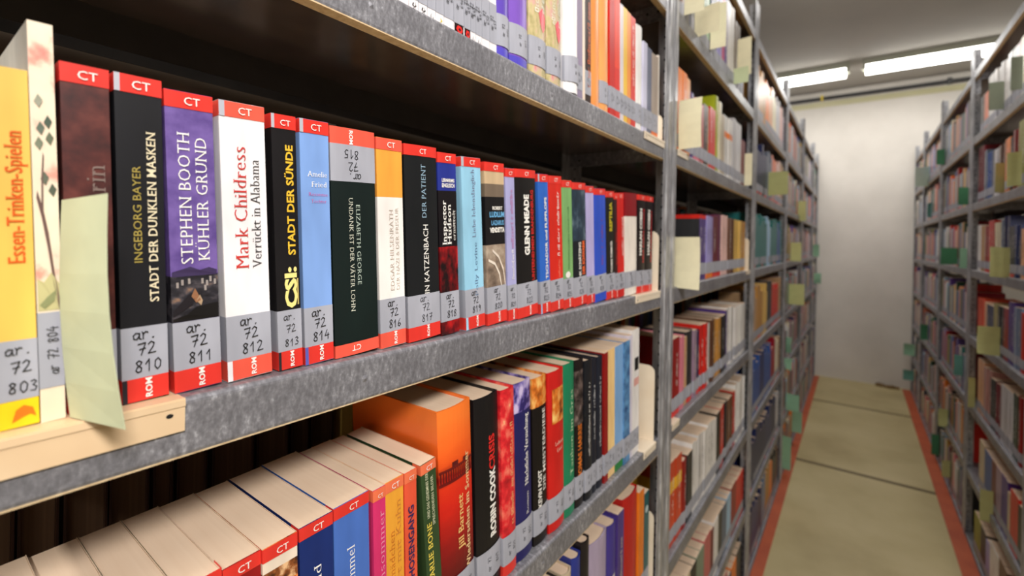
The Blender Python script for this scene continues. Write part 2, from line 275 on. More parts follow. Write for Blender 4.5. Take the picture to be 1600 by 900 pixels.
def tag(o, label, cat, group=None, kind=None, shared=False):
    n = len(label.split()); assert 4 <= n <= 16, (n, label)
    if not shared:
        assert label not in LABELS, label
    LABELS[label] = 1
    o['label'] = label; o['category'] = cat
    if group: o['group'] = group
    if kind: o['kind'] = kind
    return o
def structure(o): o['kind'] = 'structure'; return o

# ------------------------------------------------------------------ lettering
TCACHE = {}
def glyphs(text, style):
    k = (text, style)
    if k in TCACHE: return TCACHE[k]
    cu = bpy.data.curves.new('lettering', 'FONT'); cu.body = text; cu.size = 1; cu.resolution_u = 2; cu.fill_mode = 'FRONT'
    cu.offset = {'bold': .028, 'black': .045, 'sans': 0, 'serif': -.016, 'serifb': .004, 'thin': -.012}[style]
    if style in ('serif', 'serifb'): cu.space_character = 1.06
    ob = bpy.data.objects.new('lettering', cu)
    me = bpy.data.meshes.new_from_object(ob)
    vs = [[v.co.x, v.co.y] for v in me.vertices]; fs = [tuple(p.vertices) for p in me.polygons]
    extra = []
    if style.startswith('serif'):
        cnt = {}
        for f in fs:
            for a, b in zip(f, f[1:]+f[:1]): cnt.setdefault(tuple(sorted((a,b))), []).append((a,b))
        bd = [e[0] for e in cnt.values() if len(e) == 1]
        nx = {}
        for a, b in bd:
            dx, dy = vs[b][0]-vs[a][0], vs[b][1]-vs[a][1]; L = math.hypot(dx,dy) or 1
            if abs(dy) > .6*L:
                for q in (a, b): nx.setdefault(q, []).append(dy/L)
        ends = []
        for a, b in bd:
            if abs(vs[a][1]-vs[b][1]) < .004 and .02 < abs(vs[a][0]-vs[b][0]) < .16:
                other = [f for f in fs if a in f and b in f][0]
                cy = sum(vs[i][1] for i in other)/len(other)
                ends.append((min(vs[a][0],vs[b][0]), max(vs[a][0],vs[b][0]), vs[a][1], 1 if cy > vs[a][1] else -1))
        for q, l in nx.items():
            vs[q][0] += .014*max(-1, min(1, sum(l)))
        for x0, x1, y, d in ends:
            extra.append([(x0-.07,y),(x1+.07,y),(x1+.07,y+.034*d),(x0-.07,y+.034*d)])
    for q in extra:
        b = len(vs); vs.extend([list(p) for p in q]); fs.append((b,b+1,b+2,b+3))
    x0 = min(v[0] for v in vs); x1 = max(v[0] for v in vs)
    r = ([(v[0]-x0, v[1]) for v in vs], fs, x1-x0)
    bpy.data.objects.remove(ob); bpy.data.curves.remove(cu); bpy.data.meshes.remove(me)
    TCACHE[k] = r
    return r
CAPH = .73
def place(verts2, o, d, sx):
    """(u,v) lettering coordinates -> points on the spine; o = (y,z) origin, d = reading direction, sx(y) = bulge"""
    out = []
    for u, v in verts2:
        if d == 'up': y, z = o[0]-v, o[1]+u
        elif d == 'down': y, z = o[0]+v, o[1]-u
        elif d == 'h': y, z = o[0]+u, o[1]+v
        else: y, z = o[0]-u, o[1]-v
        out.append((sx(y), y, z))
    return out
def lettering(mb, text, style, key, cap, d, o, sx, fit=None, align='l', xs=1.0):
    vs, fs, w = glyphs(text, style)
    s = cap/CAPH; su = s*xs
    if fit: su = fit/w
    off = {'l': 0, 'c': -w*su/2, 'r': -w*su}[align]
    p = place([(u*su+off, v*s) for u, v in vs], o, d, sx)
    b = len(mb.v); mb.v.extend(p); i = mb.k(key)
    for f in fs: mb.f.append(tuple(b+j for j in f)); mb.m.append(i)
HAND = {'a':[[(.52,.58),(.3,.64),(.1,.42),(.14,.1),(.36,.06),(.52,.34),(.56,.6),(.55,.1),(.68,.04)]],
 'r':[[(.02,.62),(.12,.5),(.1,0)],[(.1,.38),(.28,.62),(.46,.54)]], '.':[[(.1,.0),(.18,.05)]],
 '7':[[(.0,.92),(.52,1),(.2,0)],[(.1,.48),(.5,.54)]], '2':[[(.05,.8),(.26,1),(.46,.84),(.38,.55),(.04,.02),(.56,.06)]],
 '8':[[(.46,.86),(.27,1),(.08,.84),(.2,.6),(.44,.34),(.4,.06),(.18,0),(.05,.17),(.14,.42),(.36,.62),(.47,.84)]],
 '1':[[(.06,.62),(.32,1),(.3,0)]], '0':[[(.3,1),(.1,.8),(.06,.3),(.24,.0),(.46,.2),(.52,.7),(.34,.98)]],
 '3':[[(.08,.9),(.3,1),(.45,.8),(.2,.56),(.46,.32),(.34,.02),(.04,.06)]], '4':[[(.3,1),(.04,.4),(.54,.44)],[(.42,.66),(.4,0)]],
 '5':[[(.5,1),(.14,.96),(.1,.56),(.38,.56),(.46,.24),(.26,.0),(.04,.08)]], '6':[[(.42,1),(.14,.6),(.06,.2),(.26,0),(.48,.2),(.36,.46),(.1,.34)]],
 '9':[[(.46,.8),(.26,1),(.08,.78),(.24,.56),(.46,.74),(.42,.3),(.26,0)]], ' ':[]}
def handwriting(mb, text, key, h, d, o, sx, align='c', wgt=.088):
    adv = .68*h; W = adv*len(text); x = {'c': -W/2, 'l': 0}[align]
    rnd = random.Random(text)
    for ch in text:
        jy = rnd.uniform(-.05,.05)*h; js = rnd.uniform(.94,1.06)
        for st in HAND[ch]:
            pts = [(x+.08*h+px*h*js, py*h*js+jy) for px, py in st]
            for (ax,ay),(bx,by) in zip(pts, pts[1:]):
                L = math.hypot(bx-ax, by-ay) or 1e-6; t = wgt*h*.5
                ex, ey = (bx-ax)/L*t*.7, (by-ay)/L*t*.7; nx, ny = -(by-ay)/L*t, (bx-ax)/L*t
                q = [(ax-ex+nx,ay-ey+ny),(ax-ex-nx,ay-ey-ny),(bx+ex-nx,by+ey-ny),(bx+ex+nx,by+ey+ny)]
                mb.face(place(q, o, d, sx), key)
        x += adv if ch != '.' else adv*.5

# ------------------------------------------------------------------ books
def profile(th, d, sag, off=0.0, n=None):
    """open outline of a book seen from above: back-left corner, round the spine, back-right corner; off > 0 grows outwards"""
    n = n or (8 if sag > .0008 else 1)
    pts = [(-d, -off)]
    for i in range(n+1):
        t = i/n
        pts.append((-sag*(2*t-1)**2 + off, -off + t*(th+2*off)))
    pts.append((-d, th+off))
    return pts
def spine_x(th, sag, e):
    return lambda y: -sag*(2*max(0,min(1,y/th))-1)**2 + e
def wrap(mb, th, sag, z0, z1, key, e, depth=.012):
    p = profile(th, depth, sag, .0001)
    p = [p[0]] + [(q[0]+e+sag*.15, q[1]) for q in p[1:-1]] + [p[-1]]
    for a, b in zip(p, p[1:]):
        mb.face([(a[0],a[1],z0),(b[0],b[1],z0),(b[0],b[1],z1),(a[0],a[1],z1)], key)
def make_book(name, label, group, x, y0, z, th, h, colour, d=.122, hard=False, sag=None, lean=0.0, right=False, recess=0.0,
              zones=(), board=None, stickers=(), texts=(), marks=(), art=None, side_mat=None, page_top=True, cat='book', shared=False):
    """zones [(z0,z1,key)] colour bands printed on the cover; stickers [(name,z0,z1,key,[('hand'|'type',...)])]"""
    root = bpy.data.objects.new(name, None); COL.objects.link(root); root.empty_display_size = .02
    root.location = (x + (recess if right else -recess), y0 + (th if right else 0), z + .0004)
    root.rotation_euler = (-lean if right else lean, 0, math.pi if right else 0)
    if right and lean: pass
    tag(root, label, cat, group, shared=shared)
    if sag is None: sag = .0035*min(1, th/.03) if hard else .0004
    t = .0022 if hard else .0004; m = .003 if hard else .0004
    t = min(t, th*.2)
    outer = profile(th, d, sag)
    k = len(outer)
    inner = [(-d, t)] + [(px - t, t + (py/th)*(th-2*t)) for px, py in outer[1:-1]] + [(-d, th-t)]
    lv = sorted(set([0, h] + [round(q,5) for zz in zones for q in zz[:2] if 0 < q < h]))
    mb = MB()
    def zkey(zm, spine):
        for a, b, c in zones:
            if a <= zm <= b: return c
        return colour if spine or board is None else board
    for za, zb in zip(lv, lv[1:]):
        for i in range(k-1):
            a, b = outer[i], outer[i+1]; sp = 0 < i < k-2
            mb.face([(a[0],a[1],za),(b[0],b[1],za),(b[0],b[1],zb),(a[0],a[1],zb)], zkey((za+zb)/2, sp))
            a, b = inner[i], inner[i+1]
            mb.face([(b[0],b[1],za),(a[0],a[1],za),(a[0],a[1],zb),(b[0],b[1],zb)], 'pages' if not hard else zkey((za+zb)/2, sp))
    for zz in (0, h):
        for i in range(k-1):
            mb.face([(outer[i][0],outer[i][1],zz),(outer[i+1][0],outer[i+1][1],zz),(inner[i+1][0],inner[i+1][1],zz),(inner[i][0],inner[i][1],zz)], zkey(.999*zz + 1e-4, True) if hard or 0 < i < k-2 else 'pages')
    for a, b in ((outer[0], inner[0]), (outer[-1], inner[-1])):
        mb.face([(a[0],a[1],0),(b[0],b[1],0),(b[0],b[1],h),(a[0],a[1],h)], colour)
    sx = spine_x(th, sag, .00012+sag*.11); sx2 = spine_x(th, sag, .0006+sag*.2)
    for tx in texts:
        kind = tx[0]
        if kind == 'rect':
            _, v0, v1, za, zb, key = tx
            nq = 1 if sag < .001 else max(1, int((v1-v0)*10))
            for q in range(nq):
                va, vb = v0+(v1-v0)*q/nq, v0+(v1-v0)*(q+1)/nq
                mb.face(place([(va*th,za),(vb*th,za),(vb*th,zb),(va*th,zb)], (0,0), 'h', sx), key)
        elif kind == 'poly':
            mb.face(place([(p[0]*th, p[1]) for p in tx[1]], (0,0), 'h', sx), tx[2])
        else:
            _, s, style, key, cap, dr, v, zz = tx[:8]; fit = tx[8] if len(tx) > 8 else None; al = tx[9] if len(tx) > 9 else 'l'
            lettering(mb, s, style, key, cap, dr, (v*th, zz), sx, fit, al)
    mb.build('cover', root)
    # page block
    pb = MB(); e = .0002
    pts = [(-d+m, t+e)] + [(px-e, py + (e if py < th/2 else -e if py > th/2 else 0)) for px, py in inner[1:-1]] + [(-d+m, th-t-e)]
    pb.prism_z(pts, m, h-m, 'pages'); pb.build('page_block', root)
    for st in stickers:
        nm, za, zb, key, items = st
        sb = MB(); wrap(sb, th, sag, za, zb, key, .0002, .012)
        for it in items:
            if it[0] == 'rect':
                _, v0, v1, ra, rb, kk = it
                sb.face(place([(v0*th,ra),(v1*th,ra),(v1*th,rb),(v0*th,rb)], (0,0), 'h', spine_x(th, sag, .0005+sag*.17)), kk)
            elif it[0] == 'hand':
                _, s, hh, dr, v, zz = it
                handwriting(sb, s, 'ink', hh*(.82 if len(s) > 8 else 1), dr, (v*th, zz), sx2)
            else:
                _, s, style, kk, cap, dr, v, zz = it[:8]
                lettering(sb, s, style, kk, cap, dr, (v*th, zz), sx2, it[8] if len(it) > 8 else None, 'c')
        o = sb.build(nm, root)
    return root
def std_stickers(th, h, call, flip=False, band=True, low=True, ct=True, scale=1.0, bandkey='band', rom=True, vshift=0.0):
    """grey call-number label low on the spine, red top and bottom stickers as on the paperbacks of the eye-level shelf"""
    s = min(1, th/.0235)
    hh = .0071*s*scale
    L = []
    dr = 'h'
    if not flip:
        v0 = .5 + vshift
        items = [('hand','ar.',hh,'h',v0,.0375),('hand','72',hh,'h',v0+.02,.0280),('hand',call,hh,'h',v0+.05,.0178)]
        L.append(('call_number_label', .0141, .0447, 'sticker', items))
        if low: L.append(('bottom_sticker', .0004, .0141, bandkey, [('type','ROM','bold','text_white',.0034*s**.5,'up',.62,.0079,.0116)] if rom else []))
        if band: L.append(('top_sticker', h-.0105, h-.0002, bandkey, [('type','CT','sans','text_white',.0052*min(1,s*1.1),'h',.55,h-.0082)] if ct else []))
    else:
        items = [('hand','ar.',hh,'hi',.5,h-.0378),('hand','72',hh,'hi',.48,h-.0283),('hand',call,hh,'hi',.44,h-.0183)]
        L.append(('call_number_label', h-.0447, h-.0141, 'sticker', items))
        L.append(('top_sticker', h-.0141, h-.0004, bandkey, [('type','ROM','bold','text_white',.0034,'down',.4,h-.0079,.0116)]))
        L.append(('bottom_sticker', .0002, .0105, bandkey, [('type','CT','sans','text_white',.005,'hi',.45,.0082)]))
    return L
ORD = 'first second third fourth fifth sixth seventh eighth ninth tenth eleventh twelfth thirteenth fourteenth fifteenth sixteenth seventeenth eighteenth nineteenth twentieth twenty-first twenty-second twenty-third twenty-fourth twenty-fifth twenty-sixth twenty-seventh twenty-eighth twenty-ninth thirtieth thirty-first thirty-second thirty-third thirty-fourth thirty-fifth thirty-sixth'.split()

# ---- eye-level shelf of the nearest rack -------------------------------------------------
W = 'text_white'
EY = ZS[4]
G4 = 'books on the eye-level shelf of the nearest rack'
def R(y0, th, h, lean): return dict(y0=y0, th=th, h=h, lean=lean)
cols = dict(gold=(176,156,78), cream=(240,226,190), redtext=(206,56,52), greytext=(70,68,72), yellow=(246,196,60), pinktext=(206,110,170),
            greygreen=(190,196,180), palebeige=(206,192,180), paleblue=(160,190,210), slatetext=(122,120,150), orangetext=(232,100,40), redmark=(214,48,42), limetext=(206,190,40))
def c(k): return cols[k]
main = [
 dict(R(.0287,.0221,.182,.036), n='803', desc='thick yellow book with orange lettering', colour=(238,194,92), zones=[(0,.0145,(244,208,30))],
      texts=[('t','Essen-Trinken-Spielen','serifb',(230,96,30),.0066,'up',.86,.084,.067)], sp='plain', lowtext=True),
 dict(R(.0514,.0095,.209,.038), n='804', desc='tall cream book painted with cherry blossom', colour='blossom', d=.15, board=(226,222,210), sp='rot',
      zones=[(0,.018,(240,222,194))],
      texts=[('poly',[(.12,.118),(.3,.108),(.5,.092),(.7,.072),(.93,.056),(.95,.062),(.75,.078),(.55,.1),(.36,.113),(.16,.122)],(110,84,78)),
             ('poly',[(.3,.112),(.34,.13),(.42,.142),(.47,.14),(.41,.128),(.38,.11)],(110,84,78))]
             + [('poly',[(x,z),(x+.16,z+.004),(x+.34,z+.001),(x+.2,z-.003)],kk) for x,z,kk in ((.2,.154,(96,108,92)),(.5,.1575,(84,98,84)),(.55,.149,(110,118,96)),(.12,.146,(120,126,104)),(.3,.128,(104,110,92)),(.6,.122,(96,104,88)),(.15,.168,(150,150,130)))]
             + [('poly',[(.04,.059),(.96,.059),(.96,.072),(.6,.079),(.3,.074),(.04,.076)],(196,188,136)),('poly',[(.1,.062),(.4,.066),(.8,.070),(.7,.064),(.3,.060)],(140,144,100))]),
 dict(R(.0628,.0203,.192,.036), n='809', desc='dark reddish-brown paperback half behind a pale green card', colour='leather_red',
      texts=[('t','rin','serif',(136,116,108),.0095,'up',.87,.123)]),
 dict(R(.0852,.0226,.193,.035), n='810', desc='black paperback with gold and cream capitals', colour=(26,26,30),
      texts=[('t','INGEBORG BAYER','sans',c('gold'),.0042,'up',.49,.083,.057),('t','STADT DER DUNKLEN MASKEN','serifb',c('cream'),.0048,'up',.83,.059,.102)]),
 dict(R(.1112,.0266,.190,.046), n='811', desc='purple paperback with white capitals above a village photo', colour='dusk_violet', zones=[(.0447,.074,'village')],
      texts=[('poly',[(.02,.0735),(.98,.0735),(.98,.0765),(.8,.0785),(.6,.077),(.4,.0795),(.2,.078),(.02,.0765)],(62,50,84)),('poly',[(.02,.045),(.98,.045),(.98,.055),(.5,.0535),(.3,.049),(.02,.047)],(24,22,22)),('poly',[(.02,.052),(.34,.0615),(.5,.0615),(.42,.055),(.02,.048)],(34,30,34)),('poly',[(.4,.0605),(.48,.0655),(.56,.0605),(.6,.0575),(.5,.056)],(150,104,74)),('poly',[(.5,.0575),(.58,.061),(.64,.057),(.6,.054)],(178,150,120))]+[('rect',x,x+.05,z,z+.0035,(156,146,140)) for x,z in ((.1,.0665),(.2,.068),(.62,.068),(.72,.0665),(.8,.069),(.9,.067),(.34,.0685),(.68,.0635))]+[('t','STEPHEN BOOTH','serif',W,.0072,'up',.47,.0815,.083),('t','KÜHLER GRUND','serif',W,.0072,'up',.83,.083,.079)]),
 dict(R(.1420,.0295,.191,.048), n='812', desc='white paperback with red and grey lettering', colour=(240,236,236), bandkey='band_light',
      texts=[('t','Mark Childress','serif',c('redtext'),.0092,'up',.54,.077,.084),('t','Verrückt in Alabama','serif',c('greytext'),.0070,'up',.84,.077,.076)]),
 dict(R(.1768,.0182,.190,.050), n='813', desc='black paperback with yellow and white block capitals', colour=(24,22,24), low=True,
      texts=[('t','CSI:','black',(246,226,140),.0090,'up',.83,.046,.031),('rect',.86,.92,.048,.068,(200,180,110)),('t','STADT DER SÜNDE','bold',c('yellow'),.0058,'up',.83,.086,.082)]),
 dict(R(.1975,.0240,.191,.046), n='814', desc='sky-blue paperback with white author name', colour=(128,164,222),
      texts=[('t','Amelie','serif',W,.0045,'h',.22,.147,.0165),('t','Fried','serif',W,.0045,'h',.35,.139,.013),('t','Rosannas','serif',c('pinktext'),.003,'h',.25,.132,.016),('t','Tochter','serif',c('pinktext'),.003,'h',.33,.1265,.013)]),
 dict(R(.2237,.0430,.191,.050), n='815', desc='thick dark-green book shelved upside down', colour=(18,30,28), flip=True, bandkey='band_light',
      texts=[('t','ELIZABETH GEORGE','serif',(190,204,190),.0042,'down',.52,.127,.068),('t','UNDANK IST DER VÄTER LOHN','serif',(214,214,196),.0042,'down',.36,.133,.096)]),
 dict(R(.2691,.0286,.190,.052), n='816', desc='white paperback with an orange top field', colour=(242,236,230), zones=[(.137,.190,(244,164,66))], bandkey='band_light',
      texts=[('t','EDGAR HILSENRATH','serif',c('palebeige'),.0046,'up',.58,.052,.074),('t','DER NAZI & DER FRISEUR','serif',c('palebeige'),.0040,'up',.8,.052,.076)]),
 dict(R(.3020,.0418,.190,.060), n='817', desc='black paperback with white and blue-grey capitals', colour=(24,26,28),
      texts=[('t','JOHN KATZENBACH','sans',W,.0068,'up',.66,.030,.083),('t','DER PATIENT','serif',c('paleblue'),.0062,'up',.62,.120,.052)]),
 dict(R(.3457,.0268,.189,.062), n='818', desc='black paperback with dark blue top and red artwork', colour=(22,18,22), zones=[(.0,.03,'red_city'),(.0447,.092,'red_city'),(.150,.1785,(40,52,140))], band=True, low=False,
      texts=[('t','LERNKRIMIS','bold',W,.0036,'h',.2,.159,.0185),('t','ENGLISCH','bold',W,.0042,'h',.2,.1535,.0185),
             ('t','Inspector','serifb',W,.0062,'up',.38,.094,.046),('t','Hudson','serifb',W,.0062,'up',.64,.094,.042),('t','ermittelt','serif',W,.0046,'up',.88,.098,.032)]),
 dict(R(.3832,.0318,.190,.075), n='819', desc='pale sky-blue paperback with slim grey-violet lettering', colour=(152,204,230),
      texts=[('t','Polly Levine','serif',(96,120,150),.0052,'up',.68,.036,.060),('t','Liebe lebenslänglich','serif',c('slatetext'),.0060,'up',.64,.102,.075)]),
 dict(R(.4206,.0362,.190,.066), n='820', desc='black paperback with sepia photos above and below', colour=(24,22,24), zones=[(.0447,.094,'sepia_photo'),(.150,.165,(120,104,88)),(.165,.1795,(206,178,140))],
      texts=[('t','ROBERT','bold',W,.0040,'h',.35,.135,.019),('t','LUDLUM','black',(110,176,220),.0062,'h',.2,.1265,.028),('t','LAZARUS','bold',(110,176,220),.0056,'h',.28,.117,.024),('t','VENDETTA','black',W,.0056,'h',.2,.1085,.028),
             ('poly',[(.1,.075),(.4,.07),(.62,.058),(.72,.0447),(.76,.0447),(.66,.06),(.42,.073),(.1,.078)],(236,222,206)),('poly',[(.3,.086),(.6,.078),(.85,.062),(.94,.0447),(.98,.0447),(.88,.065),(.62,.081),(.3,.089)],(230,214,198))]),
 dict(R(.4610,.0180,.188,.072), n='821', desc='thin lavender paperback with pink lettering', colour=(174,172,216),
      texts=[('t','Die Wintermacher','serif',(206,130,180),.0050,'up',.74,.09,.07),('t','Kristin Falck','serif',W,.0045,'up',.74,.047,.038)], vague=True),
 dict(R(.4805,.0462,.190,.074), n='822', desc='thick black paperback with bold white and red capitals', colour=(24,22,22),
      texts=[('t','GLENN MEADE','black',W,.0108,'up',.62,.080,.078),('t','UNTERNEHMEN BRANDENBURG','bold',(200,40,36),.0066,'up',.86,.046,.118)]),
 dict(R(.5345,.0246,.190,.082), n='823', desc='royal-blue paperback with bold white lettering', colour=(48,104,196),
      texts=[('t','TSCHADOR und FLIPFLOPS','bold',W,.0060,'up',.8,.047,.112)]),
 dict(R(.5605,.0345,.191,.080), n='824', desc='bright red paperback with small white line', colour=(214,42,30), texts=[('t','Himmel und Hölle zugleich','serif',W,.0056,'up',.76,.078,.09),('t','Roman','serif',(240,150,120),.005,'up',.76,.047,.024)], vague=True),
 dict(R(.5965,.0284,.189,.078), n='825', desc='light green paperback with a small white emblem', colour=(128,176,108),
      texts=[('t','Das grüne Haus am Fluss','serif',(90,140,90),.0044,'up',.66,.058,.09),('poly',[(.45+.25*math.cos(a*.785),.050+.005*math.sin(a*.785)) for a in range(8)],W)], vague=True),
 dict(R(.6260,.0428,.189,.074), n='826', desc='dark stormy-sky paperback with orange capitals', colour=(26,30,36), zones=[(.10,.18,'storm')],
      texts=[('t','FRANK SCHÄTZING','bold',W,.0072,'up',.56,.030,.068),('t','DER SCHWARM','black',(232,100,48),.0090,'up',.86,.047,.052)]),
 dict(R(.6700,.0262,.188,.074), n='827', desc='plain lavender-grey paperback', colour=(186,176,222), texts=[]),
 dict(R(.6975,.0440,.187,.076), n='828', desc='blue paperback with faint red lettering', colour=(52,84,196), low=False, texts=[('t','Die blaue Stunde','serif',(150,70,120),.006,'up',.7,.06,.075)], vague=True),
 dict(R(.7430,.0320,.187,.076), n='829', desc='black paperback with yellow capitals', colour=(30,30,24), texts=[('t','REPTILIA','black',c('limetext'),.0105,'up',.7,.118,.05),('t','THOMAS THIEMEYER','bold',W,.0075,'up',.7,.046,.055)]),
 dict(R(.7770,.0120,.186,.076), n='830', desc='very thin dark paperback with red lettering', colour=(60,24,26), texts=[('t','Blutspur','sans',(214,60,50),.005,'up',.8,.06,.06)], vague=True),
 dict(R(.7895,.0280,.188,.076), n='831', desc='red paperback with bold white capitals', colour=(212,34,28), low=False, texts=[('t','WILD WILD WEST','black',W,.0070,'up',.86,.075,.07)], vague=True),
 dict(R(.8200,.0560,.192,.045), n='832', desc='thick white book with dark red top field', colour=(242,232,220), zones=[(.148,.192,(140,20,30))], band=False, low=False, texts=[], nolabel=False),
 dict(R(.8770,.0415,.194,.012), n='833', desc='black paperback with white and red capitals', colour=(26,18,20), texts=[('t','HARLAN COBEN','black',W,.0108,'up',.50,.075,.092),('t','KEINE ZWEITE CHANCE','bold',(206,36,36),.0075,'up',.82,.06,.107)]),
 dict(R(.9200,.0400,.195,.006), n='834', desc='last black paperback with white capitals', colour=(24,18,20), texts=[('t','HARLAN COBEN','black',W,.0108,'up',.52,.075,.092),('t','KEIN STERBENSWORT','bold',(206,36,36),.0075,'up',.84,.06,.107)]),
]
# illegible title lines stay illegible: print them as fine broken strokes instead of words
def scribble(text, key, cap, v, z, length, rnd):
    out = []; zz = z
    while zz < z+length:
        w = rnd.uniform(.35,.75)*cap
        if rnd.random() < .17: zz += .5*cap; continue
        out.append(('strk', v, zz, w, cap*(1 if rnd.random() < .3 else .68), key)); zz += w+.22*cap
    return out
def expand(texts, th, rnd):
    out = []
    for t in texts:
        if t[0] == 't':
            for s in scribble(t[1], t[3], t[4], t[6], t[7], t[8] if len(t) > 8 else .05, rnd):
                _, v, z, w, cap, key = s
                hw = cap/th
                out.append(('rect', v-hw, v-hw+.16*hw, z, z+w, key)); out.append(('rect', v-hw, v, z, z+.25*w, key))
                if rnd.random() < .7: out.append(('rect', v-.2*hw, v, z, z+w, key))
                if rnd.random() < .6: out.append(('rect', v-hw, v, z+.75*w, z+w, key))
        else: out.append(t)
    return out
prev = None
for b in main:
    rnd = random.Random(b['n'])
    th, h, lean, y0 = b['th'], b['h'], b['lean'], b['y0']
    if prev:
        py1, pl, ph = prev
        lim = pl + max(0, y0-py1-.0004)/min(h, ph)
        if b['n'] not in ('809',): lean = min(lean, lim)
    prev = (y0+th, lean, h)
    st = std_stickers(th, h, b['n'], flip=b.get('flip', False), band=b.get('band', True) and b.get('sp') is None,
                      low=b.get('low', True) and b.get('sp') is None, bandkey=b.get('bandkey', 'band'), rom=b['n'] not in ('818',), vshift={'803':.2,'809':-.2}.get(b['n'],0), scale=.85 if b['n'] == '803' else .8 if b['n'] == '809' else 1)
    strip = {'810':(40,38,44),'812':(238,234,234),'813':(46,40,44),'814':(92,96,176),'819':(168,214,236),'823':(150,196,230)}.get(b['n'])
    if strip:
        for q in st:
            if q[0] == 'bottom_sticker': q[4].append(('rect', -.005, .10, q[1], q[2], strip))
            if q[0] == 'top_sticker': q[4].append(('rect', -.005, .11, q[1], q[2], (176,176,184)))
    if b.get('sp') == 'rot':
        st = [('call_number_label', .018, .058, 'sticker', [('hand','ar 72 804',.0052,'up',.78,.0375)])]
    tx = expand(b['texts'], th, rnd) if b.get('vague') else list(b['texts'])
    if b.get('lowtext'):
        tx += [('poly',[(.55,.003),(.62,.009),(.75,.011),(.9,.009),(.95,.004),(.85,.006),(.72,.005)],(236,120,30))]
    label = '%s, call number %s, eye-level shelf' % (b['desc'], b['n'])
    make_book('book', label, G4, XL, y0, EY, th, h, b['colour'], d=b.get('d', .122), lean=lean, zones=b.get('zones', ()), board=b.get('board'),
              stickers=st, texts=tx, sag=.0006 if th < .04 else .001)

# ---- shelf above -----------------------------------------------------------------------
G5 = 'books on the upper shelf of the nearest rack'
ed = [.2715,.2945,.3064,.3181,.3294,.3412,.3553,.3712,.3820,.3907,.4011,.4148]
symb = {1:('k',),2:('k',),3:('g',),4:('y',),6:('r',),7:('r',),8:('g2',),9:('g2',)}
for i in range(len(ed)):
    a = ed[i]; e = ed[i+1] if i+1 < len(ed) else .4279
    th = e-a-.0008; tx = []
    s = symb.get(i, ('',))[0]
    zz = (.0015, .011)
    if s == 'k':
        for q in (0, .0048): tx += [('poly',[(.3,.002+q),(.55,.0005+q),(.8,.002+q),(.62,.0042+q),(.72,.0048+q),(.6,.0048+q),(.68,.0022+q),(.55,.0014+q),(.42,.002+q),(.5,.0046+q),(.36,.0042+q)],'ink')]
    if s == 'r': tx += [('rect',.05,.95,.001,.0125,(36,16,18)),('poly',[(.2,.007),(.4,.0035),(.7,.003),(.88,.007),(.7,.0105),(.35,.011)],(226,40,36)),('poly',[(.4,.007),(.55,.005),(.7,.007),(.55,.009)],(60,14,18))]
    if s == 'y': tx += [('poly',[(.4,.003),(.8,.006),(.5,.009),(.6,.006)],(226,206,90))]
    if s in ('g', 'g2'): tx += [('poly',[(.5,.009),(.3,.006),(.35,.002),(.7,.002),(.75,.005),(.55,.006),(.66,.0045),(.62,.003),(.42,.003),(.4,.006)],(150,150,150))]
    st = [('call_number_label', .0128, .058, 'sticker', [('hand','ar 72',.0050,'up',.46,.035),('hand','6%02d' % (40+i),.0050,'up',.92,.035)])]
    nm = ORD[len(ed)-1-i]
    label = 'thin white series volume, %s left of the two violet books, upper shelf' % nm
    make_book('book', label, G5, XL, a, ZS[5], th, .205, (244,236,236), stickers=st, texts=tx, lean=.045, sag=.0006)
up = [(.4279,.0266,.215,(98,74,178),True,'darker violet hardback with grey label',0,'sticker'),
 (.4560,.0385,.215,(126,88,186),True,'glossy violet hardback with a pale streak',0,'sticker'),
 (.4985,.0405,.22,'meadow',True,'floral gift book with white script, left of a matching one',0,'sticker'),
 (.5415,.0380,.22,'meadow',True,'floral gift book with white script, right of a matching one',0,'sticker'),
 (.5818,.0375,.215,(246,240,240),True,'white round-backed book jutting over the shelf edge',-.009,'sticker'),
 (.6212,.0190,.21,(150,136,160),False,'mauve paperback right of the round white book',0,'sticker'),
 (.6412,.0080,.21,(244,224,206),False,'very thin cream booklet',0,None),
 (.6500,.0185,.215,(52,32,26),False,'dark brown book with orange lettering',0,'sticker'),
 (.6693,.0340,.222,(246,156,84),True,'broad orange hardback left of another orange book',0,None),
 (.7040,.0340,.222,(248,170,100),True,'light orange hardback with grey label',0,'sticker'),
 (.7388,.0208,.218,(200,34,26),False,'dark red paperback beside the orange hardbacks',0,'sticker'),
 (.7606,.0206,.222,(240,66,38),False,'bright red paperback',0,'sticker'),
 (.7820,.0150,.208,(226,216,220),False,'whitish paperback left of the yellow one',0,'sticker'),
 (.7975,.0165,.208,(246,196,60),False,'yellow paperback with rounded top',0,'sticker'),
 (.8145,.0160,.207,(244,150,60),False,'yellow-orange paperback right of the yellow one',0,'sticker'),
 (.8310,.0225,.206,(228,60,42),False,'red paperback with white lettering',0,'sticker'),
 (.8540,.0380,.202,(246,240,236),True,'white hardback with rounded spine',0,'sticker'),
 (.8930,.0205,.182,(206,204,226),False,'lavender-white paperback',0,'sticker'),
 (.9145,.0245,.178,(104,108,130),False,'slate-grey paperback',0,'sticker'),
 (.9400,.0370,.175,(176,160,146),False,'taupe paperback with orange foot',0,'sticker'),
 (.9780,.0070,.182,(240,232,220),False,'thin white booklet touching the upright',0,None)]
prev = None
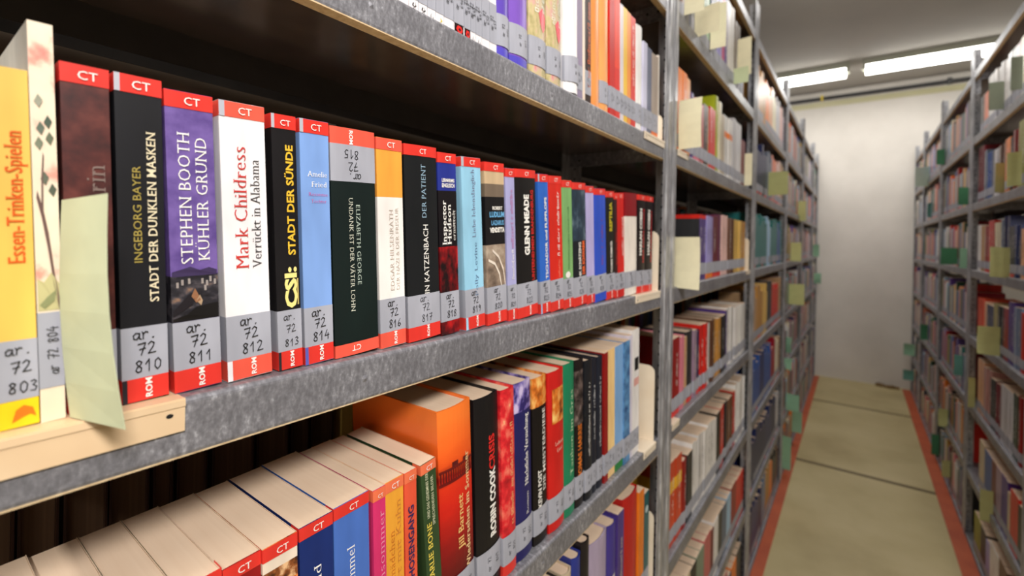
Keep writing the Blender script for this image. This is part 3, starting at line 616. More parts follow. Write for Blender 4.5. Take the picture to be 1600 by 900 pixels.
for i, (y0, th, h, colr, hard, desc, rec, stk) in enumerate(up):
    lean = .045 if y0 < .85 else .03
    tx = []; rnd = random.Random(i)
    if colr == 'meadow':
        tx += [('t','Frühling','serifb',(250,246,226),.0075,'up',.45,.085,.12),('t','Licht','serifb',(250,246,226),.0075,'up',.85,.085,.12)]
        tx = expand(tx, th, rnd) + [('poly',[(.45,.085),(.6,.068),(.75,.062),(.92,.07),(.96,.085),(.7,.094)],(232,90,100))]
    if 'orange lettering' in desc: tx = expand([('t','xx','bold',(236,110,50),.008,'up',.8,.02,.18)], th, rnd)
    if 'white lettering' in desc: tx = expand([('t','xx','sans',W,.006,'up',.6,.07,.12)], th, rnd)
    zones = []
    if 'orange foot' in desc: zones = [(0,.016,(238,120,50))]
    if colr in ((98,74,178),(126,88,186)): zones = [(0,.013,(88,78,190))]
    if colr == (240,66,38) or colr == (228,60,42): zones = [(0,.09,(222,44,30))]
    st = [('call_number_label', .015, .052, 'sticker', [('hand','ar 72',.0045,'up',.5,.0335),('hand','6%02d' % (60+i),.0045,'up',.85,.0335)])] if stk else []
    label = '%s, upper shelf of nearest rack' % desc
    make_book('book', label, G5, XL, y0, ZS[5], th, h, colr, hard=hard, recess=rec, lean=lean, zones=zones, stickers=st, texts=tx,
              sag=(.009 if rec < 0 else .004 if hard else .0006))

# ---- shelf below ------------------------------------------------------------------------
G3 = 'books on the shelf below eye level, nearest rack'
Z3 = ZS[3]
for i, (a, e) in enumerate([(-.012,.012),(.012,.0385),(.0385,.064),(.064,.0905),(.0905,.116),(.116,.1405)]):
    label = 'paperback of which only cream page tops show, %s left of the first red-topped spine' % ORD[5-i]
    make_book('book', label, G3, XL, a+.0075, Z3, e-a-.0008, .187+.0006*(i % 3), ['ivory','beige','ivory','tan','ivory','beige'][i], lean=.04,
              stickers=std_stickers(e-a, .186+.002*(i % 3), '84%d' % i))
low = [
 dict(R(.1480,.0250,.188,.040), desc='dark red paperback at the lower picture edge', colour=(150,24,26), st=True),
 dict(R(.1735,.0258,.189,.040), desc='paperback with orange landscape under a red sticker', colour='desert', zones=[(.170,.179,(240,222,200)),(.156,.170,'scrub')], st=True),
 dict(R(.2020,.0286,.1895,.040), desc='navy paperback with white italic title', colour=(24,46,110), st=True, texts=[('t','Sommerwind','serif',W,.0068,'up',.62,.065,.088)]),
 dict(R(.2316,.0342,.1915,.040), desc='mid-blue paperback with white title', colour=(76,116,196), st=True, texts=[('t','Der weite Himmel','serif',W,.0082,'up',.56,.05,.102)]),
 dict(R(.2690,.0136,.191,.040), desc='magenta-pink paperback with orange top sticker', colour=(222,52,112), st=True, bk='light', texts=[('t','Delfinensommer','serif',(246,150,180),.0070,'up',.86,.055,.115)]),
 dict(R(.2836,.0212,.191,.040), desc='orange-yellow paperback with tone-on-tone title', colour=(248,170,58), st=True, bk='light', texts=[('t','Sommermädchen','serif',(206,120,40),.0064,'up',.48,.055,.088),('t','Busfahrt mit Kuhn','serif',(216,140,60),.0064,'up',.84,.05,.12)]),
 dict(R(.3066,.0148,.191,.040), desc='coral-red paperback with navy capitals', colour=(240,92,62), st=True, bk='light', texts=[('t','DIE KURZHOSENGANG','bold',(52,40,90),.0070,'up',.72,.035,.122)]),
 dict(R(.3365,.0200,.193,.100), desc='leaning dark green paperback with yellow title', colour=(52,76,44), st=True, bk='light', lowlean=True, texts=[('t','CHARLIE BONE','serifb',(240,216,90),.0064,'up',.5,.058,.072),('t','UND DAS GEHEIMNIS DER','serifb',(214,216,180),.0036,'up',.42,.135,.048),('t','SPRECHENDEN BILDER','serifb',(214,216,180),.0036,'up',.75,.125,.052)]),
 dict(R(.3590,.0510,.236,.066), desc='thick hardback with orange sunset cover', colour='sunset', hard=True, texts=[('t','Jill Barnett','serifb',(240,196,120),.0088,'up',.62,.075,.062),('t','Wiedersehen im Sommer','serifb',(240,206,150),.0080,'up',.85,.045,.135)], call='848'),
 dict(R(.4140,.0435,.233,.060), desc='black round-backed hardback with white and red capitals', colour=(22,20,22), hard=True, texts=[('t','ROBIN COOK','black',W,.0110,'up',.76,.062,.083),('t','CRISIS','bold',(226,44,40),.0110,'up',.75,.1435,.042)], call='849'),
 dict(R(.4590,.0270,.233,.058), desc='red floral hardback with cream lettering', colour='rose_petals', hard=True, vague=True, texts=[('t','x','serif',(250,190,130),.006,'up',.8,.06,.13)], zones=[(0,.014,'band')], call='850'),
 dict(R(.4880,.0380,.233,.056), desc='navy hardback with a violet portrait on top', colour=(36,34,92), hard=True, zones=[(.195,.233,'portrait_violet')], texts=[('t','Roman','serif',W,.006,'up',.74,.055,.03),('t','Nächtliche Versuchung','serifb',W,.0092,'up',.74,.095,.095)], call='851'),
 dict(R(.5300,.0345,.230,.054), desc='black hardback with an amber picture and white capitals', colour=(22,18,18), hard=True, zones=[(.19,.23,'portrait_amber')], texts=[('t','KEVIN POST','bold',W,.0080,'up',.5,.05,.052),('t','DIE MEISTERDIEBE','serifb',W,.0080,'up',.82,.07,.115)], call='852'),
 dict(R(.5660,.0425,.230,.052), desc='red hardback with a golden portrait panel', colour=(206,32,28), hard=True, texts=[('rect',.2,.95,.155,.205,'portrait_amber')]+[('t','Lebens','serifb',(250,190,170),.006,'h',.35,.122,.024),('t','Lust','serifb',(250,190,170),.006,'h',.45,.112,.016)], call='853'),
 dict(R(.6095,.0335,.232,.050), desc='green hardback with pale title', colour=(30,128,88), hard=True, texts=[('t','Tauben im Gras','serif',(206,230,190),.0100,'up',.8,.06,.13)], call='854'),
 dict(R(.6450,.0270,.232,.048), desc='black book with orange capitals and dim fruit picture', colour=(28,22,22), hard=True, zones=[(.13,.215,'fruit_dark')], texts=[('t','THOMAS HARRIS','bold',(226,120,40),.0110,'up',.66,.035,.095)], call='855'),
 dict(R(.6730,.0245,.226,.046), desc='black hardback with a fine white line of title', colour=(26,28,34), hard=True, vague=True, texts=[('t','x','sans',W,.005,'up',.6,.07,.12)], call='856'),
 dict(R(.6990,.0180,.224,.045), desc='slim blue-black hardback, left of a similar one', colour=(28,32,44), hard=True, vague=True, texts=[('t','x','sans',(220,220,220),.005,'up',.6,.09,.09)], call='857'),
 dict(R(.7190,.0210,.223,.044), desc='blue-black hardback left of a dark red spine', colour=(30,34,46), hard=True, vague=True, texts=[('t','x','sans',(220,220,220),.005,'up',.6,.07,.12)], call='858'),
 dict(R(.7420,.0145,.226,.043), desc='slim dark red book', colour=(150,26,24), hard=False, call='859'),
 dict(R(.7570,.0315,.227,.042), desc='peach-cream book with grey label', colour=(250,206,140), hard=False, call='860', zones=[(0,.018,(250,206,140))]),
 dict(R(.7890,.0360,.228,.041), desc='light sky-blue book with green foot', colour=(128,174,222), hard=False, call='861', zones=[(0,.016,(40,130,60))]),
 dict(R(.8255,.0275,.231,.040), desc='steel-blue book', colour='blue_photo', hard=False, call='862'),
 dict(R(.8535,.0160,.238,.038), desc='lavender-white book', colour=(222,214,226), hard=False, call='863'),
 dict(R(.8700,.0330,.246,.036), desc='tall white book with black and red emblem', colour=(240,236,232), hard=False, call='864', texts=[('rect',.3,.9,.165,.19,'ink'),('rect',.2,.95,.135,.150,(232,170,160))]),
]
prev = None
for i, b in enumerate(low):
    th, h, lean, y0 = b['th'], b['h'], b['lean'], b['y0']
    if prev and not b.get('lowlean'):
        py1, pl, ph = prev
        lean = min(lean, pl + max(0, y0-py1-.0004)/min(h, ph))
    prev = (y0+th, lean, h)
    tx = list(b.get('texts', ()))
    if b.get('vague'): tx = expand(tx, th, random.Random(i))
    if b['colour'] == 'sunset':
        for q in range(15): tx.append(('rect', .03+q*.064, .03+q*.064+.028, .158, .170, (96,20,20)))
        tx += [('rect',.0,1,.169,.172,(110,26,22)),('rect',.0,1,.155,.1585,(110,20,20)),('rect',.33,.5,.172,.177,(90,24,24)),('rect',.66,.8,.172,.176,(90,24,24))]
    if b.get('st'):
        st = std_stickers(th, h, '8%02d' % (40+i), bandkey='band' if b.get('bk') is None else (244,120,80))
        if b.get('bk') == 'light' and 'green' in b['desc']: pass
    else:
        s = min(1, th/.028)
        st = [('call_number_label', .014, .050, 'sticker', [('hand','ar 72',.0055*s,'up',.48,.032),('hand',b['call'],.0055*s,'up',.84,.032)])]
    make_book('book', b['desc']+', shelf below eye level', G3, XL+.002*(i % 3 == 1), y0, Z3, th, h, b['colour'], hard=b.get('hard', False), lean=lean,
              zones=b.get('zones', ()), stickers=st, texts=tx, d=.150 if b.get('hard') else .122 + .02*(not b.get('st')), sag=min(.0042, .075*th) if b.get('hard') else .0006)

# ---- third visible shelf: books rising from the bottom of the picture ---------------------
G2 = 'books on the lowest visible shelf of the nearest rack'
bot = [(.560,.026,.225,'coral',True,'book with red-edged cover'),(.588,.026,.226,'black',True,'slim dark hardback'),(.6165,.0275,.228,'beige',True,'tan hardback'),
 (.6460,.0280,.236,(44,56,140),True,'bright blue hardback'),(.6770,.0270,.246,(30,24,28),True,'black hardback'),(.7060,.0660,.226,(176,160,184),True,'thick lavender-grey hardback'),
 (.7750,.0360,.224,(66,54,138),True,'indigo hardback with white lower half'),(.8130,.0270,.23,(78,58,130),False,'purple book with cream lettering'),
 (.8430,.0720,.241,(190,26,24),True,'very thick red hardback'),(.9170,.0270,.226,(236,128,36),False,'orange paperback'),(.9450,.0280,.21,(30,92,94),False,'teal-green paperback')]
for i, (y0, th, h, colr, hard, desc) in enumerate(bot):
    zones = [(0,.13,(224,216,214))] if 'white lower' in desc else ()
    tx = expand([('t','x','bold',(236,210,180),.008,'up',.7,.05,.13)], th, random.Random(i)) if 'cream lettering' in desc else []
    if 'teal' in desc: tx = [('poly',[(.5+.3*math.cos(a*.785),.175+.008*math.sin(a*.785)) for a in range(8)],(206,222,222))]
    make_book('book', desc+', bottommost visible shelf of nearest rack', G2, XL, y0, ZS[2], th, h, colr, hard=hard, lean=.02, zones=zones, texts=tx,
              stickers=[('call_number_label', .015, .05, 'sticker', [])], d=.15, sag=.005 if hard else .0006)

# ---- dark fore-edges of the books standing back to back ----------------------------------
GB = 'books of the rack behind, seen in the dark gap'
prevy = .02
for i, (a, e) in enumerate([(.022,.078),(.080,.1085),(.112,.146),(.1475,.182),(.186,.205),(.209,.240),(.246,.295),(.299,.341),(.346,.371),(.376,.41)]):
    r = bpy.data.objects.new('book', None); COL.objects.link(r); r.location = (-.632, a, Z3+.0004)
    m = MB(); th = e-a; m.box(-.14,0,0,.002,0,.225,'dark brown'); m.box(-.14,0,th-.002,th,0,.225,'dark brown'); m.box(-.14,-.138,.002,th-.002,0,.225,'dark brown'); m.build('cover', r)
    m = MB(); m.box(-.136,-.004,.0023,th-.0023,.003,.222,'shaded_pages'); m.build('page_block', r)
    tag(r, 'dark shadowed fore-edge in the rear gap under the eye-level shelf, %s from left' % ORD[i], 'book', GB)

# ---- second left rack and first right rack -----------------------------------------------
ROWN = {6:'top row',5:'second row',4:'eye-level row',3:'fourth row',2:'fifth row'}
def row_books(D, right, rackname, rows):
    for k in rows:
        items = list(D[k])
        lst = items if not right else items
        n = len(lst)
        count = {}
        for i, (a, e, h, colr) in enumerate(lst):
            rnd = random.Random(k*100+i+(999 if right else 0))
            base = PAL[colr]; sh = rnd.uniform(.9, 1.08)
            cc = tuple(max(0, min(255, int(q*sh))) for q in base)
            th = e-a-.0012
            count[colr] = count.get(colr, 0)+1
            end = 'far' if right else 'near'
            idx = n-1-i if right else i
            label = '%s book, %s from the %s end, %s of %s' % (colr, ORD[idx], end, ROWN[k], rackname)
            tx = []
            if rnd.random() < .7 and th > .014:
                kk = W if sum(base) < 480 else (70,60,60)
                tx = expand([('t','x','sans',kk,min(.009,th*.3),'up',.65,.07,h-.11)], th, rnd)
            zones = []; brd = None
            if colr == 'violet' and k == 4: brd = 'charcoal'; zones = [(h-.011,h,'red')]
            if colr in ('maroon','plum','dark red','charcoal','navy') and k in (3,4): zones = [(0,.012,'band')]
            if colr == 'lavender': zones = [(0,.016,'orange')]
            if colr == 'white' and k == 5 and not right: zones = [(.13,.15,'orange')]
            if colr == 'vermilion': zones = [(.13,.16,(240,180,50))]
            hard = th > .04 and rnd.random() < .5
            make_book('book', label, 'books in the %s' % rackname, XR if right else XL, a, ZS[k], th, h, cc, hard=hard, right=right, lean=0.0 if right else .02,
                      recess=rnd.uniform(0,.004), board=brd, zones=zones, texts=tx, stickers=[('call_number_label', .014, .046, 'sticker', [])], sag=.004 if hard else .0008)
row_books(LEFT_SECOND, False, 'second left rack', (6,5,4,3,2))
row_books(RIGHT_FIRST, True, 'nearest right rack', (6,5,4,3,2))

# ---- every book too small or too dark to tell apart ----------------------------------------
stuff = MB()
def stuff_book(x, y, th, z, h, key, right, d=.125, label=True, bottom=None):
    s = -1 if right else 1
    xa, xb = sorted((x, x-s*d))
    stuff.box(xa, xb, y, y+th, z+.0004, z+h, key)
    # page block shows on top, set between the boards
    stuff.box(xa+.002, xb-.002, y+.0015, y+th-.0015, z+h-.004, z+h+.0006, 'pages')
    if label:
        xf = x+s*.0005; x2 = x-s*.012
        for za, zb, kk in ((.014,.046,'sticker'),) + (((.001,.0135,bottom),) if bottom else ()):
            stuff.face([(xf,y+.0004,z+za),(xf,y+th-.0004,z+za),(xf,y+th-.0004,z+zb),(xf,y+.0004,z+zb)], kk)
GEN = ['brown','grey','teal','navy','lavender','purple','white','white','taupe','dark blue','orange','pink','dark brown','tan','red','red','ivory','beige','pale grey','maroon','violet','plum','straw','ochre','dark red','charcoal','charcoal','black','black','slate','pale blue','salmon','dusty pink','blue','peach','crimson','grey blue','dark green','green','blue','grey blue','white','olive','teal','orange','pale blue','ivory']
def stuff_row(y0, y1, k, right, seq=None, hmin=.18, hmax=.24, tmin=.016, tmax=.042, seed=0, x=None, empty=0):
    rnd = random.Random(seed); y = y0+.005; i = 0
    while y < y1-.01:
        th = rnd.uniform(tmin, tmax)
        if y+th > y1-.004: break
        if seq: key = seq[min(len(seq)-1, int((y-y0)/(y1-y0)*len(seq)))]
        else: key = rnd.choice(GEN)
        stuff_book((XR if right else XL) if x is None else x, y, th-.001, ZS[k], rnd.uniform(hmin, hmax), key, right, label=rnd.random() < .9, bottom='band' if rnd.random() < .25 else None)
        y += th; i += 1
        if rnd.random() < empty: y += .03
S3L = {6:['ochre','ochre','orange','peach','ivory','pale grey','pale pink','mauve'],5:['navy','navy','slate','salmon','pale pink','tan'],4:['teal','teal','teal','pale blue','teal','teal','blue','teal'],
       3:['tan','ochre','straw','charcoal','red','red','tan'],2:['blue','blue','dark blue','blue','blue','crimson','ivory','tan'],1:['navy','navy','navy','dark blue','navy','pale grey'],0:['navy','dark blue','navy','grey blue','ochre','orange','charcoal','brown']}
BAYS_L = [(-.019,1.027),(1.031,2.075),(2.079,3.125),(3.129,4.173),(4.177,5.221),(5.225,5.86)]
BAYS_R = [(2.14,3.14),(3.144,4.144),(4.148,5.148),(5.152,5.86)]
for k in range(7):
    stuff_row(2.12, 3.08, k, False, S3L[k], seed=k)
    for j, (a, e) in enumerate(BAYS_L[3:]): stuff_row(a+.045, e-.05, k, False, None, seed=50+k*7+j)
    for j, (a, e) in enumerate(BAYS_R[1:]): stuff_row(a+.045, e-.045, k, True, None, seed=150+k*7+j)
for k in (0, 1):
    for a, e, h, colr in RIGHT_FIRST[k]: stuff_book(XR, a, e-a-.001, ZS[k], h, colr, True)
    for a, e, h, colr in LEFT_SECOND[k]: stuff_book(XL, a, e-a-.001, ZS[k], h, colr, False)
    stuff_row(.03, .98, k, False, None, seed=400+k)
stuff_row(.03, .55, 2, False, None, seed=410)
stuff_row(.03, .98, 6, False, None, seed=411)
stuff_row(.03, .268, 5, False, ['white'], seed=412, hmin=.203, hmax=.206, tmin=.011, tmax=.013)
# the row standing back to back with the left racks
for k in range(7):
    stuff_row(.42 if k == 3 else .03, 5.80, k, False, None, seed=500+k, x=-.632, hmin=.235, hmax=.27)
so = stuff.build('books')
tag(so, 'small far-off books filling the distant racks on both sides of the aisle', 'books', None, 'stuff')

# ------------------------------------------------------------------ steel racks
RD = .25                       # rack depth
def shelf_mesh(L):
    mb = MB(); r = .004; lip = .0356
    prof = [(-RD, 0), (-r, 0)] + [(-r + r*math.sin(a), -r + r*math.cos(a)) for a in (.4,.8,1.2,1.5708)] + [(0, -lip+.002), (-.0006, -lip)]
    y0, y1 = 0, L
    for (xa,za),(xb,zb) in zip(prof, prof[1:]):
        mb.face([(xa,y0,za),(xb,y0,zb),(xb,y1,zb),(xa,y1,za)], 'galvanized_steel')
    # folded-in bottom flange in a beige tint
    mb.box(-.0125, -.0006, y0, y1, -lip-.0012, -lip, 'lip_flange')
    mb.face([(-.0125,y0,-lip),(-.0125,y1,-lip),(-.0125,y1,-.003),(-.0125,y0,-.003)], 'shelf_underside')
    mb.face([(-RD,y0,-.0012),(-.0125,y0,-.0012),(-.0125,y1,-.0012),(-RD,y1,-.0012)], 'shelf_underside')
    # rear lip, coloured dark for the shade back there, and end flanges
    mb.box(-RD, -RD+.0015, y0, y1, -lip, 0, 'rear_lip_shade')
    for ya in (y0, y1-.0012):
        mb.box(-RD, -.0012, ya, ya+.0012, -.03, -.001, 'galvanized_steel')
    for xq in (-.03, -.055, -RD+.03):
        for ya, e in ((y0+.0013, .0002), (y1-.0013, -.0002)):
            pts = [(xq+.003*math.cos(a*.785), ya+e, -.016+.003*math.sin(a*.785)) for a in range(8)]
            mb.face(pts, 'dark_hole')
    # pressed rivets along the lip
    for yy in (.25*L, .53*L, .8*L):
        ring = [(.0001, yy+.0032*math.cos(q*.785), -.018+.0032*math.sin(q*.785)) for q in range(8)]
        for q in range(8): mb.face([ring[q], ring[(q+1) % 8], (.0013, yy, -.018)], 'galvanized_steel')
    return mb.build('shelf', mesh_only=True)
def upright_mesh(sy, rear=False):
    """slotted angle: a 40 mm front flange along the row and a flank running back, with bolt holes; sy is the side it opens to"""
    mb = MB(); w, dpt, t, top = .040, .030, .002, 2.34
    ya, yb = (0, w) if sy > 0 else (-w, 0)
    sgn = -1 if not rear else 1
    xa, xb = sorted((0, sgn*t)); mb.box(xa, xb, ya, yb, 0, top, 'upright_steel')
    # stiffening bead down the middle of the flange
    ym = (ya+yb)/2
    if not rear: mb.prism_z([(0,ym-.007),(.0025,ym-.004),(.0025,ym+.004),(0,ym+.007)], 0, top, 'upright_steel')
    xa, xb = sorted((sgn*t, sgn*dpt)); yf = ya if sy > 0 else yb-t
    mb.box(xa, xb, yf, yf+t, 0, top, 'upright_steel')
    for i in range(92):
        z = .03+.025*i
        for ys, e in ((yf, -.0003), (yf+t, .0003)):
            mb.face([(sgn*.016+.0022*math.cos(a*.785), ys+e, z+.0034*math.sin(a*.785)) for a in range(8)], 'dark_hole')
    return mb.build('upright', mesh_only=True)
UP = {(sy, r): upright_mesh(sy, r) for sy in (1,-1) for r in (False, True)}
SHELF = {}
def rack(label, a, e, right=False, group=None, x=None):
    L = e-a
    root = bpy.data.objects.new('steel_shelving_rack', None); COL.objects.link(root)
    root.location = ((LIP_R if right else LIP_L) if x is None else x, e if right else a, 0)
    if right: root.rotation_euler = (0,0,math.pi)
    tag(root, label, 'shelving rack', group)
    for y, sy in ((0,1),(L,-1)):
        for rear in (False, True):
            o = link('upright', UP[(sy,rear)], root); o.location = (-RD if rear else .0008, y, 0)
            if not rear: o.location.x = .0012
    key = round(L-.008, 4)
    if key not in SHELF: SHELF[key] = shelf_mesh(L-.008)
    for z in ZS:
        o = link('shelf', SHELF[key], root); o.location = (0, .004, z)
    return root
GL, GR = 'grey steel racks along the left side of the aisle', 'grey steel racks along the right side of the aisle'
for i, (a, e) in enumerate(BAYS_L):
    rack(['big near grey steel rack filling the left half, holding the numbered paperbacks','grey steel rack just beyond the nearest left upright','third grey steel rack along the left, holding teal and blue sets',
          'fourth grey steel rack along the left, with several mint cards','fifth grey steel rack along the left, near the end wall','last narrow grey steel rack on the left, touching the end wall'][i], a, e, False, GL)
for i, (a, e) in enumerate(BAYS_R):
    rack(['nearest grey steel rack on the right, cut by the picture edge','second grey steel rack along the right, with two green cards','third grey steel rack along the right, further down the aisle',
          'last grey steel rack on the right, touching the end wall'][i], a, e, True, GR)
rack('long dark steel rack standing back to back behind the left racks', -.019, 5.86, True, None, x=-.868)

# ------------------------------------------------------------------ bookends
def bookend(label, y_up, y_end, z, up_h, right=False, lipw=.014, reach=.12, face_w=.13, mat='bookend_enamel'):
    """bent sheet bookend: base plate on the shelf, folded front lip over the shelf edge, upright plate with rounded corner at y_up"""
    root = bpy.data.objects.new('bookend', None); COL.objects.link(root)
    xf = LIP_R if right else LIP_L; s = -1 if right else 1
    root.location = (xf, y_up, z)
    if right: root.rotation_euler = (0,0,math.pi)
    tag(root, label, 'bookend', 'cream bookends')
    dy = (y_end-y_up)*s; ya, yb = sorted((0, dy))
    m = MB(); m.box(-face_w, .0010, ya, yb, .0001, .0003, mat); m.build('base_plate', root)
    m = MB(); m.box(.0010, .0022, ya, yb, -lipw, .0006, mat); m.box(.0022, .0030, ya, yb, -.0042, -.0002, mat)
    m.face([(.0024, (yb if dy > 0 else ya)+(-.008 if dy > 0 else .008)+.002*math.cos(q*.785), -.0085+.0014*math.sin(q*.785)) for q in range(8)], 'dark_hole')
    m.build('front_lip', root)
    m = MB(); rr = .015
    pts = [(-face_w, .0004), (-.003, .0004), (-.003, up_h-rr)] + [(-.003-rr+rr*math.cos(q), up_h-rr+rr*math.sin(q)) for q in (.4,.8,1.2,1.5708)] + [(-face_w+rr, up_h), (-face_w, up_h-rr)]
    y2 = .0012*(1 if dy > 0 else -1)
    A = [(p[0], 0, p[1]) for p in pts]; B = [(p[0], y2, p[1]) for p in pts]
    m.face(A, mat); m.face(B[::-1], mat)
    for i in range(len(pts)):
        j = (i+1) % len(pts); m.face([A[i],A[j],B[j],B[i]], mat)
    m.build('upright_plate', root)
    return root
bookend('long warm-lit metal bookend base under the first books, bottom left', 0.0215, .1125, ZS[4], .12, lipw=.0195, mat='bookend_warm_lit')
bookend('cream bookend closing the eye-level row beside the upright', .977, .842, ZS[4], .125)
bookend('large cream bookend with rounded corner, shelf below eye level', .968, .900, ZS[3], .157)
bookend('cream bookend lip on the upper shelf beside the upright', .985, .870, ZS[5], .06)
bookend('white bookend edge beside the teal book, bottommost visible shelf', .980, .976, ZS[2], .16)
bookend('cream bookend beside the far upright, eye-level row of second left rack', 2.010, 1.94, ZS[4], .125)
bookend('cream bookend base under the dark red book, fourth row of second left rack', 1.078, 1.13, ZS[3], .12)
bookend('cream bookend base behind the near upright, second row of second left rack', 1.078, 1.16, ZS[5], .09)

# ------------------------------------------------------------------ marker cards
def card(label, pts4, key, bend=.004, group='marker cards'):
    """a thin sheet between four corner points (inner bottom, outer bottom, outer top, inner top), bowed a little"""
    me = MB(); n = 6; ib, ob_, ot, it = [Vector(p) for p in pts4]
    o = (ib+ob_)/2
    nrm = (ob_-ib).cross(it-ib).normalized()
    rows = []
    for i in range(n+1):
        t = i/n; b = nrm*bend*math.sin(math.pi*t)
        rows.append((ib.lerp(it,t)+b-o, ob_.lerp(ot,t)+b*1.3-o))
    th = nrm*.0004
    for (a0,b0),(a1,b1) in zip(rows, rows[1:]):
        me.face([tuple(a0),tuple(b0),tuple(b1),tuple(a1)], key)
        me.face([tuple(a1+th),tuple(b1+th),tuple(b0+th),tuple(a0+th)], key)
    for k2 in (0, 1):
        for p, q in zip(rows, rows[1:]):
            me.face([tuple(p[k2]),tuple(q[k2]),tuple(q[k2]+th),tuple(p[k2]+th)], key)
    ob = me.build('marker_card'); ob.location = o
    return tag(ob, label, 'card', group)
for k in list(MATS):
    pass
card('pale green card standing out between two books, front left, eye-level shelf', [(-.3405,.0625,1.2765),(-.2965,.0752,1.2770),(-.2975,.0668,1.3960),(-.3405,.0578,1.3935)], 'card_front', .0025)
for i, (y, xi, xo, zb, zt, key, lab) in enumerate(CARDS):
    rnd = random.Random(i); tw = rnd.uniform(-.012,.006)
    fl = ZS[max(k for k in range(8) if ZS[k] <= zb+.03)] if zb > -.01 else 0
    card(lab, [((-.3410 if xi < 0 else .4520),y,zb),(xo,y+tw,zb+rnd.uniform(-.003,.003)),(xo,y+tw*1.2,zt+rnd.uniform(-.003,.003)),((-.3410 if xi < 0 else .4520),y,zt)], 'card_'+key, rnd.uniform(-.004,.006))

# ------------------------------------------------------------------ room
def slab(name, x0, x1, y0, y1, z0, z1, key):
    m = MB(); m.box(x0, x1, y0, y1, z0, z1, key); return structure(m.build(name))
slab('floor', -3, 3, -4, WALL_Y+.1, -.1, 0, 'linoleum_floor')
slab('ceiling', -3, 3, -4, WALL_Y+.1, CEIL, CEIL+.1, 'ceiling_paint')
slab('wall_back', -3, 3, WALL_Y, WALL_Y+.1, 0, CEIL, 'wall_plaster')
slab('wall_left', -3.1, -3, -4, WALL_Y+.1, 0, CEIL, 'wall_plaster')
slab('wall_right', 3, 3.1, -4, WALL_Y+.1, 0, CEIL, 'wall_plaster')
slab('wall_front', -3, 3, -4.1, -4, 0, CEIL, 'wall_plaster')
slab('trim_1', LIP_L+.0005, -.2887, -1.5, 5.88, 0, .004, 'stripe_paint')
slab('trim_2', .3825, LIP_R-.0005, 2.1, 5.88, 0, .004, 'stripe_paint')
slab('trim_3', -3, 3, WALL_Y-.006, WALL_Y, 2.84, 2.895, 'wall_band')
def tube(mb, p, q, r, key, n=10):
    p, q = Vector(p), Vector(q); ax = (q-p).normalized()
    u = ax.orthogonal().normalized(); w = ax.cross(u)
    ring = lambda c: [tuple(c + u*r*math.cos(i*2*math.pi/n) + w*r*math.sin(i*2*math.pi/n)) for i in range(n)]
    A, B = ring(p), ring(q)
    for i in range(n):
        j = (i+1) % n; mb.face([A[i],A[j],B[j],B[i]], key)
    mb.face(A[::-1], key); mb.face(B, key)
pipe = bpy.data.objects.new('ceiling_pipe', None); COL.objects.link(pipe); pipe.location = (0, WALL_Y-.03, 2.925)
tag(pipe, 'thin dark pipe running across the end wall under the ceiling', 'pipe')
m = MB(); tube(m, (-2.95,0,0), (2.95,0,0), .018, 'pipe_paint'); m.build('pipe_tube', pipe)
m = MB(); m.box(-.325,-.305,-.018,.028,-.02,.03,'yellow_tag'); m.build('clip', pipe)['label'] = 'yellow pipe clip'
m = MB(); m.box(.66,.69,-.018,.028,-.02,.03,'pipe_paint'); m.build('clip', pipe)
# strip lamps across the aisle
def lamp(label, xa, xb, y):
    root = bpy.data.objects.new('ceiling_strip_lamp', None); COL.objects.link(root); root.location = ((xa+xb)/2, y, CEIL)
    tag(root, label, 'ceiling lamp', 'strip lamps in a line across the aisle')
    hw = (xb-xa)/2
    m = MB(); m.box(-hw, hw, -.055, .055, -.052, 0, 'lamp_housing'); m.build('lamp_housing', root)
    m = MB(); n = 10; pts = [(.05*math.cos(math.pi+math.pi*i/n), -.052+.075*math.sin(math.pi+math.pi*i/n)) for i in range(n+1)]
    A = [(-hw+.012, p[0], p[1]) for p in pts]; B = [(hw-.012, p[0], p[1]) for p in pts]
    for i in range(n): m.face([A[i],B[i],B[i+1],A[i+1]], 'diffuser_glow')
    m.face(A, 'diffuser_glow'); m.face(B[::-1], 'diffuser_glow'); m.build('tube_diffuser', root)
    for sx_ in (-1, 1):
        m = MB(); m.box(sx_*hw-.012, sx_*hw+.012, -.05, .05, -.085, -.0, 'lamp_housing'); m.build('end_cap', root)
lamp('left glowing strip lamp under the ceiling near the end wall', -1.58, -.085, 5.1)
lamp('right glowing strip lamp under the ceiling near the end wall', .03, 1.53, 5.1)
# small heap of crumbled plaster in the right floor corner
m = MB(); rnd = random.Random(3)
for i in range(26):
    x, y = rnd.uniform(.13,.37), WALL_Y-rnd.uniform(.02,.07); r = rnd.uniform(.008,.024)
    pts = [(x+r*math.cos(q*1.05)*rnd.uniform(.7,1.2), y+r*math.sin(q*1.05)*rnd.uniform(.7,1.2)) for q in range(6)]
    m.prism_z(pts, 0, r*rnd.uniform(.6,1.6), 'scuff')
o = m.build('plaster_crumbs'); tag(o, 'brown crumbs of plaster where end wall meets floor', 'crumbs', None, 'stuff')

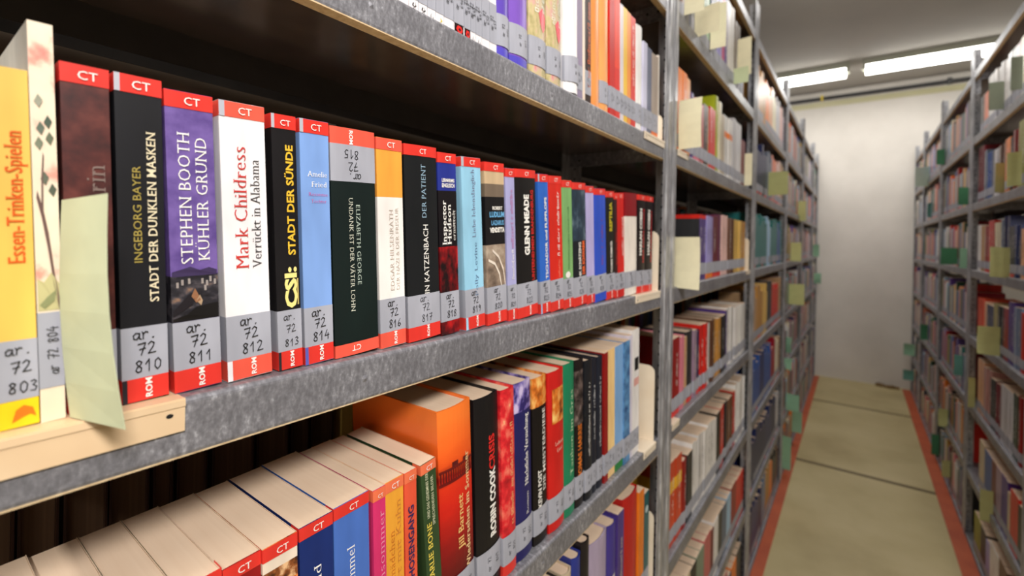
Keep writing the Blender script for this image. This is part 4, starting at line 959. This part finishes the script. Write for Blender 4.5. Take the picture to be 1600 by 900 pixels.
# ------------------------------------------------------------------ light
def area(name, loc, aim, sx_, sy_, power, col=(1,1,1)):
    l = bpy.data.lights.new(name, 'AREA'); l.shape = 'RECTANGLE'; l.size = sx_; l.size_y = sy_; l.energy = power; l.color = col
    o = bpy.data.objects.new(name, l); COL.objects.link(o); o.location = loc
    o.rotation_euler = (Vector(aim)-Vector(loc)).to_track_quat('-Z', 'Y').to_euler()
    return o
area('near_lamp', (.74,-.22,2.14), (-.34,.5,1.25), .42, .25, 27, (1,.97,.95))
for y, pw in ((-1.6, 40), (2.7, 12), (5.1, 17)):
    area('strip_light', (.05, y, 2.86), (.05, y, 0), 1.3, .12, pw, (1,.975,.94))
for y, pw in ((3.0, 7), (1.2, 6), (-.8, 8)):  # added point lights without fixtures, to brighten the ceiling
    l = bpy.data.lights.new('ceiling_fill', 'POINT'); l.energy = pw; l.shadow_soft_size = .07; l.color = (1,.97,.93)
    o = bpy.data.objects.new('ceiling_fill', l); COL.objects.link(o); o.location = (.05, y, 2.80)
wd = bpy.data.worlds.new('room'); SC.world = wd; wd.use_nodes = True
wd.node_tree.nodes['Background'].inputs[0].default_value = (.9,.92,1,1); wd.node_tree.nodes['Background'].inputs[1].default_value = .25

# ------------------------------------------------------------------ camera
cd = bpy.data.cameras.new('camera'); cam = bpy.data.objects.new('camera', cd); COL.objects.link(cam)
FW, RT, UPV = Vector((-.59346399,.80485635,-.0025953)), Vector((.80468396,.59339825,.01903237)), Vector((-.01685837,-.00920663,.9998155))
mw = Matrix.Identity(4)
for i in range(3): mw[i][0], mw[i][1], mw[i][2], mw[i][3] = RT[i], UPV[i], -FW[i], (0,0,H)[i]
cam.matrix_world = mw
cd.sensor_width = 36; cd.lens = 729.223/1600*36; cd.shift_y = -(450-376.294)/1600; cd.clip_start = .01
cd.dof.use_dof = True; cd.dof.focus_distance = .40; cd.dof.aperture_fstop = 4.6; cd.dof.aperture_blades = 7
SC.camera = cam
SC.view_settings.view_transform = 'Standard'
SC.view_settings.look = 'None'
SC.view_settings.exposure = 0
try:
    SC.cycles.use_denoising = True
    SC.cycles.max_bounces = 8
except Exception: pass
